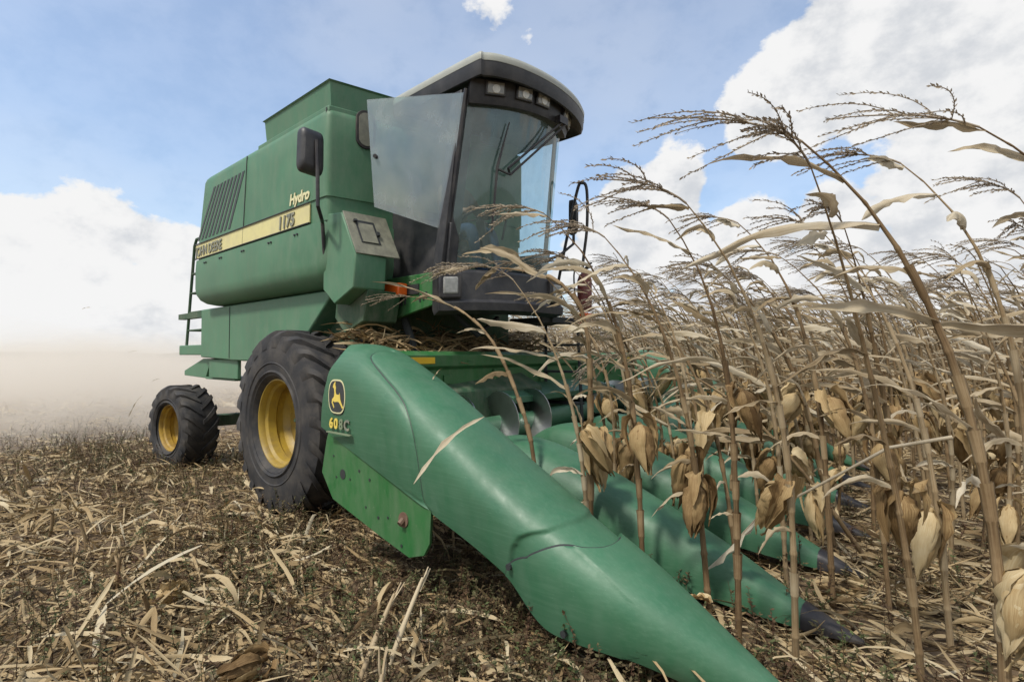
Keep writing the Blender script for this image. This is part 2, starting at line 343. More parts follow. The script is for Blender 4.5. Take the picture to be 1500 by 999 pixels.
# ------------------------------------------------------------------ the combine harvester
SK = .21
def bk(a, t, z): return (a + SK * (t - .25), t, z)          # body frame
CO = empty('combine_harvester', (OX, OY, 0), ROTZ)
tag(CO, 'big faded green combine harvester with yellow front wheel and cream cab roof', 'combine harvester')
TL, TR_ = 2.45, .25
def hood_ring(z, rear, inset=0., front=.52, rc=.05):
    p = [(rear + inset, TR_ + inset), (front - inset, TR_ + inset), (front - inset, TL - inset), (rear + inset, TL - inset)]
    return [(q[0], q[1], z) for q in rounded([Vector(a) for a in p], [.05, rc, rc, .05], 5)]
def rearx(z): return -2.80 + (z - 2.75) * .26
mb = MB()
mb.loft([hood_ring(z, rearx(z), i) for z, i in ((2.955, 0), (3.2, 0), (3.5, 0), (3.70, 0), (3.745, .012), (3.775, .035), (3.785, .07))])
hood = mb.build('upper_body', M['body'], CO, smooth=40, xf=bk)
# seams and louvres of the hood side (dark gaps set just proud of the sheet)
mb = MB(); mb.tube([(-1.355, .247, 2.44), (-1.225, .247, 3.74)], .006, 6)
mb.tube([(.475, .262, 2.96), (.475, .262, 3.78)], .005, 6)
mb.build('panel_seam', M['decalblk'], hood, xf=bk)
mb = MB()
for k in range(9):
    u = k / 8
    x0 = -2.72 + u * 1.0; x1 = -2.18 + u * .86
    w = .029; zt, zb = 3.59, 2.99
    m1 = MB(); m1.add([(x0 - w, .246, zb), (x0 + w, .246, zb), (x1 + w, .246, zt), (x1 - w, .246, zt), (x0 - w, .26, zb), (x0 + w, .26, zb), (x1 + w, .26, zt), (x1 - w, .26, zt)],
               [(0, 1, 2, 3), (0, 4, 5, 1), (1, 5, 6, 2), (2, 6, 7, 3), (3, 7, 4, 0), (7, 6, 5, 4)])
    m1.build('louvre', M['decalblk'], hood, smooth=0, xf=bk)
# band of the body behind the stripe, the stripe, its letters
mb = MB(); mb.loft([hood_ring(z, rearx(z), .012) for z in (2.735, 2.958)]); mb.build('belt', M['body'], CO, xf=bk)
mb = MB(); mb.box(-2.80, .215, .243, .255, 2.752, 2.938); stripe = mb.build('stripe', M['stripe'], CO, xf=bk, bevel=.003)
mb = MB(); mb.tube([(-2.80, .236, 2.942), (.22, .236, 2.942)], .007, 6); mb.tube([(-2.80, .236, 2.748), (.22, .236, 2.748)], .007, 6); mb.build('trim_line', M['decalblk'], stripe, xf=bk)
def lettering(name, text, size, org, ux, uz, mats, parent, shear=0., off=.0, depth=.003, xf=None, wide=1.0):
    """text laid out along ux (right) and uz (up), its front along ux x uz"""
    cu = bpy.data.curves.new('t', 'FONT'); cu.body = text; cu.size = size; cu.shear = shear; cu.offset = off; cu.extrude = depth
    ob = bpy.data.objects.new('t', cu); COL.objects.link(ob); dg = bpy.context.evaluated_depsgraph_get(); me0 = ob.evaluated_get(dg).to_mesh()
    ux, uz = Vector(ux), Vector(uz); n = ux.cross(uz)
    v = [Vector(org) + ux * p.co.x * wide + uz * p.co.y + n * p.co.z for p in me0.vertices]
    f = [tuple(p.vertices) for p in me0.polygons]; ob.evaluated_get(dg).to_mesh_clear()
    bpy.data.objects.remove(ob); bpy.data.curves.remove(cu)
    if xf: v = [xf(*p) for p in v]
    return link(name, newmesh(name, v, f, mats), parent)
X1, Z1 = (1, 0, 0), (0, 0, 1)
lettering('letters', 'JOHN DEERE', .165, (-2.77, .236, 2.785), X1, Z1, M['letter'], stripe, off=.004, xf=bk, wide=.92)
lettering('letters', '1175', .175, (-.42, .236, 2.778), X1, Z1, M['letter'], stripe, off=.006, xf=bk, shear=.12)
lettering('letters', 'Hydro', .15, (-.19, .244, 2.985), X1, Z1, M['pale'], hood, off=.005, xf=bk, shear=.2)
# bulging lower side tank
mb = MB(); rings = []
cs = [(.24, 2.73), (.234, 2.62), (.234, 2.36), (.246, 2.28), (.28, 2.21), (.335, 2.165), (.42, 2.14), (.55, 2.125)]
def bulge_ring(z, ins, rear=-2.79): return hood_ring(z, rear, ins, .515, .17)
mb.loft([bulge_ring(z, t - .25) for t, z in cs]); mb.build('side_tank', M['body'], CO, smooth=40, xf=bk)
mb = MB()
for a in (-2.45, -1.95, -1.3, -.62, -.05):
    for da in (0, .055): mb = MB(); mb.tube([(a + da, .243, 2.67), (a + da, .222, 2.67)], .011, 8); mb.build('bolt', M['decalblk'], CO, xf=bk)
# lower body
mb = MB()
mb.prism_t([(-3.14, 2.12), (-3.14, 1.47), (-2.0, 1.43), (-.55, 1.42), (-.20, 1.70), (.33, 2.12)], .42, 2.58); low = mb.build('lower_body', M['body'], CO, xf=bk, bevel=.015)
mb = MB(); mb.tube([(-2.15, .417, 1.46), (-2.15, .417, 2.10)], .005, 6); mb.build('panel_seam', M['decalblk'], low, xf=bk)
mb = MB(); mb.prism_t([(-.55, 1.42), (-.1, 1.80), (.30, 2.1), (.36, 2.1), (.36, 1.55), (.0, .95), (-.75, .62), (-1.25, .75), (-1.25, 1.42)], .62, 2.4)
mb.build('axle_housing', M['dkgreen'], CO, xf=bk, bevel=.02)
mb = MB(); mb.box(-2.85, -1.2, .9, 2.1, 1.05, 1.46); mb.tube([(-1.35, .55, .62), (-1.35, .75, .62)], .13, 18); mb.build('under_chassis', M['dkgreen'], CO, xf=bk, bevel=.02)
# rear hitch plate, step and ladder
mb = MB()
mb.add([(-4.05, .5, 1.2), (-3.2, .5, 1.18), (-3.0, .5, 1.45), (-3.3, .5, 1.45), (-4.05, .5, 1.27), (-4.05, .85, 1.2), (-3.2, .85, 1.18), (-3.0, .85, 1.45), (-3.3, .85, 1.45), (-4.05, .85, 1.27)],
       [(0, 1, 2, 3, 4), (9, 8, 7, 6, 5), (0, 5, 6, 1), (1, 6, 7, 2), (2, 7, 8, 3), (3, 8, 9, 4), (4, 9, 5, 0)])
mb.box(-3.2, -2.2, .5, .95, 1.17, 1.20); mb.box(-2.95, -2.0, .46, .5, 1.2, 1.44)
mb.build('rear_bracket', M['body'], CO, xf=bk, bevel=.006)
mb = MB(); mb.box(-4.02, -3.12, .42, .9, 1.50, 1.64); mb.build('rear_step', M['body'], CO, xf=bk, bevel=.012)
mb = MB(); mb.tube([(-3.2, .5, 3.17), (-3.62, .5, 3.17), (-3.70, .5, 3.08), (-3.98, .5, 1.6)], .019, 8); mb.tube([(-3.2, .95, 3.17), (-3.62, .95, 3.17), (-3.70, .95, 3.08), (-3.98, .95, 1.6)], .019, 8)
for z in (1.86, 2.12, 2.4, 2.68): mb.tube([(-3.98 + (z - 1.6) * .19, .5, z), (-3.98 + (z - 1.6) * .19, .95, z)], .014, 6); mb.tube([(-3.98 + (z - 1.6) * .19, .5, z), (-3.1, .5, z)], .012, 6)
mb.box(-4.25, -3.1, .47, .56, 2.03, 2.11); mb.build('rear_ladder', M['dkgreen'], CO, xf=bk)
# grain tank extension and its front face
mb = MB()
mb.loft([[(a, t, z) for a, t in ((-1.0, .27), (.50, .27), (.50, 2.43), (-1.0, 2.43))] for z in (3.70, 3.80)])
mb.build('tank_lip', M['body'], CO, xf=bk, bevel=.008)
mb = MB()
mb.loft([[(a, t, 3.79) for a, t in ((-.9, .32), (.485, .30), (.485, 2.4), (-.9, 2.4))], [(a, t, 4.02) for a, t in ((-.86, .28), (.5, .28), (.5, 2.42), (-.86, 2.42))]], cap=False)
mb.loft([[(a, t, 4.02) for a, t in ((-.86, .28), (.5, .28), (.5, 2.42), (-.86, 2.42))], [(a, t, 4.035) for a, t in ((-.88, .262), (.52, .262), (.52, 2.44), (-.88, 2.44))], [(a, t, 4.045) for a, t in ((-.86, .28), (.5, .28), (.5, 2.42), (-.86, 2.42))], [(a, t, 3.82) for a, t in ((-.84, .31), (.47, .31), (.47, 2.39), (-.84, 2.39))]], cap=False)
mb.build('grain_tank_extension', M['body'], CO, smooth=25, xf=bk)
def oval(cx, cz, hw, hh, n=24):
    out = []
    for k in range(n):
        q = 2 * math.pi * k / n; c, s = math.cos(q), math.sin(q); out.append((cx + hw * c, cz + (hh - hw) * (1 if s > 0 else -1) * (abs(s) > 1e-6) + hw * s))
    return out
mb = MB(); mb.loft([[(.519, y, z) for y, z in oval(.60, 3.64, .095, .185)], [(.535, y, z) for y, z in oval(.60, 3.64, .095, .185)]]); w = mb.build('tank_window', M['rubber'], CO, xf=bk, bevel=.004)
mb = MB(); mb.loft([[(.534, y, z) for y, z in oval(.60, 3.64, .068, .158)], [(.539, y, z) for y, z in oval(.60, 3.64, .068, .158)]]); mb.build('pane', M['plate'], w, xf=bk)
# toolbox with its slanted dirty top and recessed step
mb = MB()
mb.prism_t([(.42, 2.80), (.73, 2.77), (.955, 2.37), (.93, 2.08), (.62, 1.955), (.42, 2.1)], .275, .60); tb = mb.build('toolbox', M['body'], CO, bevel=.012)
mb = MB(); d = Vector((.225, -.40)).normalized(); n_ = Vector((.40, .225)).normalized()
def onplate(u, t, h): p = Vector((.73, 2.77)) + d * u + n_ * h; return (p.x + .06 * (t - .28), t, p.y)
def plate_box(m_, u0, u1, t0, t1, h0, h1, mi=0):
    m_.add([onplate(u, t, h) for u in (u0, u1) for t in (t0, t1) for h in (h0, h1)], [(0, 1, 3, 2), (4, 6, 7, 5), (0, 4, 5, 1), (2, 3, 7, 6), (0, 2, 6, 4), (1, 5, 7, 3)], mi)
plate_box(mb, -.01, .455, .283, .72, .002, .012); mb.build('toolbox_lid', M['plate'], tb, bevel=.004)
mb = MB(); plate_box(mb, .08, .33, .37, .56, .012, .018, 0); plate_box(mb, .115, .325, .385, .535, .016, .024, 1); plate_box(mb, .09, .11, .35, .38, .014, .04, 0); plate_box(mb, .2, .24, .54, .57, .014, .04, 0)
mb.build('step_recess', [M['decalblk'], M['plate']], tb)
mb = MB(); mb.prism_t([(.42, 2.1), (.62, 1.955), (.93, 2.08), (.86, 1.80), (.55, 1.70), (.38, 1.85)], .42, .78); mb.build('toolbox_bracket', M['dkgreen'], CO, bevel=.01)
# ---- wheels
def wheel(name, cx, cz, t0, width, r, rr, side, rimmat, lugs, yaw=0):
    """side -1: the outer face looks to -t"""
    h = width / 2; tm = t0 + h
    hold = bpy.data.objects.new(name, None); COL.objects.link(hold); hold.parent = CO; hold.location = (cx, tm, cz); hold.rotation_euler = (0, 0, yaw)
    mb = MB(); rb = r - .038 * r / .84
    prof = [(-h * .62, rr * .98), (-h * .80, rr + .01), (-h * .95, rr + .05), (-h, rr + (rb - rr) * .45), (-h * .97, rr + (rb - rr) * .72), (-h * .86, rb - .02), (-h * .6, rb), (0, rb + .012)]
    prof = prof + [(-a, b) for a, b in reversed(prof[:-1])]
    mb.lathe_t([(a, b) for a, b in prof], (0, 0), 72)
    for q in (.30, .62):                                              # raised rings on the sidewall
        rc = rr + (rb - rr) * q * .6; mb.lathe_t([(-h * 1.0 + .012, rc - .02), (-h * 1.015, rc), (-h * 1.0 + .012, rc + .02)], (0, 0), 72)
    for sgn in (-1, 1):
        for k in range(lugs):
            th = 2 * math.pi * (k + (.5 if sgn > 0 else 0)) / lugs; rings = []
            for i in range(9):
                u = i / 8; tt = sgn * (-.04 * h + u * h * 1.03); an = th + u * .30 * (1 + .35 * u)
                top = r - (.0 if u < .8 else (u - .8) * .34 * r / .84); base = rb - .03 - (0 if u < .8 else (u - .8) * .5)
                wd = (.040 + .016 * u) / r * .8
                ring = []
                for dq, rad in ((-wd * 1.25, base), (-wd * .8, top), (wd * .8, top), (wd * 1.25, base)):
                    ring.append((rad * math.cos(an + dq), tt, rad * math.sin(an + dq)))
                rings.append(ring)
            mb.loft(rings)
    ty = mb.build('tyre', M['rubber'], hold, smooth=40)
    mb = MB()
    def rp(a): return [(side * x, y) for x, y in a]
    pr = [(h * .62, rr * .96), (h * .80, rr + .015), (h * .80, rr * 1.0), (h * .72, rr * .965), (h * .60, rr * .955), (h * .52, rr * .90), (h * .25, rr * .885), (h * .18, rr * .93), (-h * .02, rr * .93), (-h * .10, rr * .86), (-h * .22, rr * .80), (-h * .26, rr * .42), (-h * .12, rr * .36), (-h * .10, rr * .05), (-h * .10, .001)]
    mb.lathe_t(rp(pr), (0, 0), 56); mb.lathe_t(rp([(-h * .62, rr * .96), (-h * .8, rr + .015), (-h * .8, rr * .97), (-h * .6, rr * .9), (-h * .3, rr * .85)]), (0, 0), 40)
    rm = mb.build('rim', rimmat, hold, smooth=28)
    mb = MB()
    for k in range(8):
        q = 2 * math.pi * k / 8; c = (rr * .27 * math.cos(q), rr * .27 * math.sin(q)); mb.tube([(c[0], side * h * -.12, c[1]), (c[0], side * (h * -.12 + .035), c[1])], .018, 6)
    mb.build('wheel_nut', M['dkgreen'], rm)
    return hold
wheel('front_wheel', 0, .860, .0, .56, .878, .405, -1, M['yellow'], 22)
wheel('front_wheel', .0, .860, 2.60, .56, .878, .405, 1, M['yellow'], 22)
wheel('rear_wheel', -3.22, .53, .04, .44, .565, .30, -1, M['yellowrust'], 18, yaw=R(8))
wheel('rear_wheel', -3.22, .53, 2.55, .44, .565, .30, 1, M['yellowrust'], 18, yaw=R(8))
mb = MB(); mb.box(-3.29, -3.15, .40, 2.65, .50, .66); mb.prism_t([(-3.3, .66), (-3.14, .66), (-2.9, 1.2), (-3.5, 1.2)], 1.2, 1.8); mb.build('rear_axle', M['dkgreen'], CO, bevel=.015)
# ---- cab (s frame): windscreen between two curved edges
def qi(tab, x):
    for (a, b), (c, d) in zip(tab, tab[1:]):
        if x <= c: u = (x - a) / (c - a); return b + (d - b) * u
    return tab[-1][1]
def smooth_curve(pts, n):
    P = [Vector(p) for p in pts]; out = []
    for k in range(n + 1):
        x = k / n * (len(P) - 1); i = min(int(x), len(P) - 2); u = x - i
        p0, p1, p2, p3 = P[max(i - 1, 0)], P[i], P[i + 1], P[min(i + 2, len(P) - 1)]
        out.append(.5 * ((2 * p1) + (p2 - p0) * u + (2 * p0 - 5 * p1 + 4 * p2 - p3) * u * u + (3 * p1 - p0 - 3 * p2 + p3) * u ** 3))
    return out
GB = smooth_curve([(1.43, .90, 2.31), (1.53, 1.20, 2.30), (1.60, 1.50, 2.30), (1.64, 1.80, 2.30), (1.61, 2.10, 2.31)], 24)
GT = smooth_curve([(1.64, .95, 3.70), (1.80, 1.25, 3.72), (1.87, 1.57, 3.74), (1.85, 1.90, 3.75), (1.70, 2.20, 3.76)], 24)
cabfloor = 2.24
mb = MB(); mb.loft([[GB[i].lerp(GT[i], u) for i in range(25)] for u in (0, .25, .5, .75, 1)], cap=False, closed=False)
ws = mb.build('windscreen', M['screen'], CO, smooth=180)
# pillars
mb = MB()
def strip(m_, a, b, w, dpt, dirw, n=None):
    a, b, dw = Vector(a), Vector(b), Vector(dirw).normalized(); nd = (b - a).cross(dw).normalized() * dpt
    m_.loft([[a, a + dw * w, a + dw * w + nd, a + nd], [b, b + dw * w, b + dw * w + nd, b + nd]])
strip(mb, GB[0] + Vector((-.01, -.015, -.1)), GT[0] + Vector((-.01, -.015, .1)), .10, .05, GB[2] - GB[0])
mb.build('pillar', M['black'], CO, bevel=.008); mb = MB(); strip(mb, GB[0] + Vector((-.015, -.01, -.1)), GT[0] + Vector((-.015, -.01, .1)), .12, .05, (-1, 0, 0))
mb.build('pillar', M['black'], CO, bevel=.008); mb = MB(); strip(mb, (.55, .9, 2.24), (.50, .9, 3.8), .08, .06, (1, 0, 0)); mb.build('pillar', M['black'], CO, bevel=.008); mb = MB(); strip(mb, (.75, 2.2, 2.24), (.7, 2.25, 3.8), .08, .06, (1, 0, 0))
mb.build('pillar', M['black'], CO, bevel=.008)
mb = MB(); strip(mb, GB[-1] + Vector((-.02, -.005, -.05)), GT[-1] + Vector((-.02, -.005, .04)), .045, .04, (-.6, .5, 0)); mb.build('pillar', M['cream'], CO, bevel=.006)
# cab back wall, floor, dark side panels
mb = MB(); mb.box(.50, .56, .92, 2.2, 2.2, 3.05); mb.box(.50, .56, .92, 1.15, 3.0, 3.8); mb.box(.50, .56, 1.9, 2.2, 3.0, 3.8); mb.box(.56, 1.45, .92, 2.12, 2.18, 2.24); mb.build('cab_shell', M['interior'], CO)
mb = MB(); mb.prism_t([(.30, 2.16), (1.40, 2.16), (1.46, 2.32), (1.50, 2.66), (.30, 2.98)], .885, .915); mb.build('cab_side_panel', M['black'], CO, bevel=.006)
mb = MB(); mb.prism_t([(.7, 2.16), (1.5, 2.16), (1.58, 2.55), (.7, 2.6)], 2.16, 2.19); mb.build('cab_side_panel', M['black'], CO, bevel=.006)
# roof: cream cap over a dark overhanging visor
RO = [(.20, .90), (1.70, .86), (1.90, .91), (2.02, 1.15), (2.07, 1.50), (2.05, 1.85), (1.97, 2.18), (1.83, 2.44), (1.60, 2.52), (.20, 2.46)]
ROs = [Vector((p.x, p.y)) for p in smooth_curve([(x, y, 0) for x, y in RO], 60)] 
cen = Vector((1.15, 1.68))
def rring(z, k, dz=None): return [((p - cen) * k + cen).to_3d() + Vector((0, 0, z)) for p in ROs]
mb = MB(); mb.loft([rring(3.90, .90), rring(3.845, .955), rring(3.85, .975), rring(3.90, .992), rring(3.965, .997)]); mb.build('roof_visor', M['black'], CO, smooth=50)
mb = MB(); mb.loft([rring(3.966, 1.0), rring(4.0, 1.004), rring(4.035, .99), rring(4.06, .95), rring(4.09, .8), rring(4.10, .5), rring(4.10, .2)]); mb.build('roof', M['cream'], CO, smooth=60)
# lamp band above the windscreen and the work lamps in it
BT = [Vector((p.x + .085, p.y, 3.90)) if False else p for p in GT]
def off(c, d, z):
    out = []
    for i, p in enumerate(c):
        q = (c[min(i + 1, len(c) - 1)] - c[max(i - 1, 0)]); n = Vector((q.y, -q.x, 0)).normalized(); out.append(Vector((p.x, p.y, 0)) + n * d + Vector((0, 0, p.z + z)))
    return out
b0 = off(GT, -.03, -.02); b1 = off(GT, .055, -.025); b2 = off(GT, .075, .03); b3 = off(GT, .10, .17); b4 = off(GT, -.03, .17)
mb = MB(); mb.loft([[q[i] for q in (b0, b1, b2, b3, b4)] for i in range(25)]); mb.build('lamp_band', M['black'], CO, smooth=30)
for u in (.17, .36, .52, .80, .90):
    x = u * 24; i = int(x); p = b2[i].lerp(b2[i + 1], x - i).lerp(b3[i].lerp(b3[i + 1], x - i), .52); tng = (b2[i + 1] - b2[i]).normalized(); upv = (b3[i] - b2[i]).normalized(); nn = tng.cross(upv) * -1
    if nn.x < 0: nn = -nn
    M3 = Matrix((tng, nn, upv)).transposed()
    mb = MB(); mb.obox(p + nn * .006, (.185, .03, .125), M3); lamp = mb.build('work_lamp', M['black2'], CO, bevel=.006)
    mb = MB(); mb.obox(p + nn * .018, (.155, .018, .098), M3); mb.build('lens', M['lens'], lamp, bevel=.008)
    mb = MB(); mb.disc(p + nn * .029 - upv * .008, -.0 + .036, tng, upv, 14, nrm=nn); mb.build('bulb_glint', M['bulb_glint'], lamp)  # light disc: the lens reflection painted as colour
# wipers
mb = MB(); wp = off(GT, .13, -.02)[17]
k1 = off([g.lerp(h, .62) for g, h in zip(GB, GT)], .05, 0)
mb.tube([wp, k1[8]], .011, 6); mb.tube([wp + Vector((.0, .05, -.01)), k1[8] + Vector((0, .03, -.05))], .011, 6); mb.tube([k1[8], k1[8] + Vector((0, .03, -.05)), k1[6] + Vector((0, 0, -.02))], .012, 6)
mb.obox(wp + Vector((-.02, 0, .01)), (.06, .12, .07), Matrix.Identity(3))
wi = mb.build('wiper', M['black2'], CO)
bl0 = off([g.lerp(h, .90) for g, h in zip(GB, GT)], .035, 0); bl1 = off([g.lerp(h, .22) for g, h in zip(GB, GT)], .035, 0)
mb = MB(); mb.tube([bl0[7], k1[6] + Vector((0, 0, 0)), bl1[7]], [.006, .012, .008], 6); mb.build('blade', M['black2'], wi)
# open door pane, dusty
HT, HB, DT, DB = Vector((1.665, .895, 3.76)), Vector((1.42, .90, 2.60)), Vector((.955, .382, 3.74)), Vector((1.02, .345, 2.80))
mb = MB(); nD = (HT - HB).cross(DT - HB).normalized() * .006
pn = (HT - HB).cross(DT - HB).normalized(); DB = DB - pn * (DB - HB).dot(pn); q4 = [HB, HT, DT, DB]; mb.loft([[p - nD for p in q4], [p + nD for p in q4]]); door = mb.build('door_pane', M['dusty'], CO, smooth=0)
mb = MB(); mb.tube([HT + Vector((.01, 0, .03)), HB + Vector((.01, 0, -.03))], .018, 6); mb.build('door_frame', M['black2'], door)
mb = MB(); c = DT.lerp(DB, .52).lerp(HT.lerp(HB, .52), .06); mb.tube([c - nD * 5, c + nD * 5], .018, 12); mb.build('door_knob', M['black2'], door)
# cab interior: seat, column, wheel, console
mb = MB(); mb.box(.62, 1.02, 1.28, 1.74, 2.55, 2.68); mb.box(.60, .72, 1.28, 1.74, 2.66, 3.22); seat = mb.build('seat', M['tan'], CO, bevel=.04, seg=3)
mb = MB(); mb.box(.70, .95, 1.38, 1.64, 2.24, 2.56); mb.build('seat_base', M['interior'], CO, bevel=.02)
mb = MB(); mb.tube([(1.36, 1.5, 2.24), (1.24, 1.5, 2.82)], .045, 10)
wc = Vector((1.23, 1.5, 2.85)); ax = Vector((-.35, 0, .94)).normalized(); uu = Vector((0, 1, 0)); vv = ax.cross(uu)
ring = [wc + uu * .19 * math.cos(q) + vv * .19 * math.sin(q) for q in [2 * math.pi * k / 24 for k in range(25)]]
mb.tube(ring, .014, 8, cap=False)
for q in (0.3, 2.4, 4.5): mb.tube([wc, wc + uu * .19 * math.cos(q) + vv * .19 * math.sin(q)], .011, 6)
mb.build('steering_wheel', M['black2'], CO)
mb = MB(); mb.box(.9, 1.3, 1.80, 1.98, 2.24, 2.42); mb.tube([(1.2, 1.86, 2.7), (1.28, 1.84, 2.9)], .014, 6); mb.build('console', M['interior'], CO, bevel=.02)
mb = MB(); mb.box(1.52, 1.55, 1.22, 1.48, 3.46, 3.55); mb.tube([(1.55, 1.35, 3.55), (1.6, 1.35, 3.72)], .01, 6); mb.build('inside_mirror', M['black2'], CO, bevel=.01)
# black front panel with headlamps
FT = smooth_curve([(1.40, .80, 2.25), (1.52, 1.12, 2.27), (1.63, 1.5, 2.28), (1.68, 1.85, 2.28), (1.66, 2.2, 2.28)], 20)
mb = MB(); rows_ = []
for i, p in enumerate(FT):
    q = (FT[min(i + 1, 20)] - FT[max(i - 1, 0)]); n = Vector((q.y, -q.x, 0)).normalized()
    rows_.append([p - n * .1, p, p + n * .03 + Vector((0, 0, -.03)), p + n * .045 + Vector((0, 0, -.27)), p + n * .075 + Vector((0, 0, -.30)), p + n * .07 + Vector((0, 0, -.37)), p - n * .05 + Vector((0, 0, -.40)), p - n * .1 + Vector((0, 0, -.35))])
mb.loft(rows_); fas = mb.build('front_panel', M['black'], CO, smooth=40)
for i, nm in ((2, 0), (18, 1)):
    q = (FT[i + 1] - FT[i - 1]).normalized(); n = Vector((q.y, -q.x, 0)).normalized(); p = FT[i] + n * .04 + Vector((0, 0, -.15)); M3 = Matrix((q, n, Vector((0, 0, 1)))).transposed()
    mb = MB(); mb.obox(p, (.215, .07, .235), M3); hl = mb.build('headlight', M['black2'], CO, bevel=.02, seg=3)
    mb = MB(); mb.obox(p + n * .022, (.150, .04, .160), M3); mb.build('lens', M['lens'], hl, bevel=.025, seg=3)
# green platform edge with its marker lamp and worn decal
mb = MB(); mb.prism_t([(.34, 2.06), (.34, 1.84), (.62, 1.82), (1.40, 1.96), (1.44, 2.24), (.60, 2.24)], .84, .88); pe = mb.build('platform_edge', M['steel'], CO, bevel=.008)
mb = MB(); mb.box(.75, 1.12, .828, .845, 2.06, 2.15); mb.build('lamp_bracket', M['decalblk'], pe)
mb = MB(); mb.box(.74, .96, .72, .83, 2.05, 2.165); mb.build('marker_lamp', M['orange'], CO, bevel=.015, seg=3)
mb = MB()
for k, a in enumerate((.72, .76, .80, .85, .90, 1.12, 1.17, 1.21)): mb.box(a, a + .022, .834, .842, 1.925 + .012 * k, 2.0 + .010 * k)
mb.build('worn_decal', M['decalblk'], pe)
# mirrors
def mirror(c, arm, sx=.72):
    mb = MB(); rings = []
    for d, k in ((-.05, .72), (-.03, .92), (.0, 1.0), (.045, 1.0)):
        rings.append([(c[0] - d, c[1] + y * k * .155 * sx, c[2] + z * k * .20) for y, z in rounded([Vector(p) for p in ((-1, -.92), (1, -1), (1, .95), (-.9, 1))], .4, 5)])
    mb.loft(rings); mo = mb.build('mirror', M['black'], CO, smooth=40)
    mb = MB(); mb.loft([[(c[0] - .046, c[1] + y * .135 * sx, c[2] + z * .178) for y, z in rounded([Vector(p) for p in ((-1, -.92), (1, -1), (1, .95), (-.9, 1))], .4, 5)], [(c[0] - .049, c[1] + y * .135 * sx, c[2] + z * .178) for y, z in rounded([Vector(p) for p in ((-1, -.92), (1, -1), (1, .95), (-.9, 1))], .4, 5)]]); mb.build('glass', M['chrome'], mo)
    mb = MB(); mb.tube(arm, .017, 8); mb.build('arm', M['black2'], mo)
mirror((.62, .04, 3.27), [(.68, .06, 3.36), (.70, .06, 3.1), (.71, .06, 2.78), (.66, .12, 2.70), (.5, .22, 2.70), (.45, .27, 2.42)])
mirror((1.50, 2.72, 3.05), [(1.50, 2.72, 3.2), (1.50, 2.72, 2.75), (1.42, 2.55, 2.6), (1.3, 2.3, 2.5)], .2)
mb = MB(); mb.tube(smooth_curve([(1.35, 2.62, 2.28), (1.44, 2.62, 2.65), (1.62, 2.62, 3.30), (1.68, 2.63, 3.38), (1.72, 2.66, 3.30), (1.68, 2.72, 2.9), (1.60, 2.75, 2.45), (1.58, 2.76, 1.7)], 40), .017, 8); mb.tube([(1.40, 2.62, 2.45), (1.6, 2.75, 2.45)], .012, 6)
mb.build('handrail', M['black2'], CO)
mb = MB(); mb.box(1.0, 1.6, 2.2, 2.75, 1.84, 1.90); mb.tube([(1.55, 2.72, 1.88), (1.62, 2.72, .55)], .018, 6); mb.tube([(1.1, 2.72, 1.88), (1.1, 2.72, .55)], .018, 6)
for z in (.6, .95, 1.3, 1.6): mb.box(1.1, 1.6, 2.66, 2.78, z, z + .025)
mb.build('access_ladder', M['interior'], CO)
# feeder house
mb = MB(); mb.prism_t([(.25, 1.72), (1.42, 1.18), (1.50, .55), (1.2, .45), (.2, 1.0)], 1.0, 2.25); mb.build('feeder_house', M['dkgreen'], CO, bevel=.02)
mb = MB(); mb.box(.25, 1.3, .95, 2.2, 1.98, 2.16); mb.box(.2, .5, .65, 2.35, 1.1, 2.1); mb.tube([(.75, .95, 1.85), (.95, .98, 1.4)], .04, 8); mb.tube([(1.1, 1.2, 1.95), (1.1, 1.6, 1.7), (1.0, 2.0, 1.9)], .025, 8); mb.build('cab_mount', M['interior'], CO)
# fire extinguisher hung by the ladder: a thing of its own
FE = empty('fire_extinguisher', (*st(1.66, 2.70), 1.98), ROTZ); tag(FE, 'dusty red fire extinguisher hung upright behind the cab front beside the handrail', 'fire extinguisher')
mb = MB(); mb.loft([[(r * math.cos(q), r * math.sin(q), z) for q in [2 * math.pi * k / 20 for k in range(20)]] for z, r in ((0, .06), (.02, .078), (.1, .08), (.34, .08), (.40, .06), (.42, .03))]); mb.build('cylinder', M['red'], FE, smooth=50)
mb = MB(); mb.tube([(0, 0, .42), (0, 0, .47)], .022, 8); mb.tube([(0, 0, .46), (.09, .02, .49)], .01, 6); mb.tube([(0, 0, .47), (.08, .02, .53)], .01, 6); mb.tube(smooth_curve([(0, 0, .45), (-.06, -.05, .5), (-.1, -.06, .4), (-.09, -.05, .15)], 12), .01, 6); mb.build('valve', M['black2'], FE)
mb = MB(); mb.box(-.05, .05, -.09, .09, -.16, -.02); mb.build('bracket', M['orange'], FE, bevel=.01)
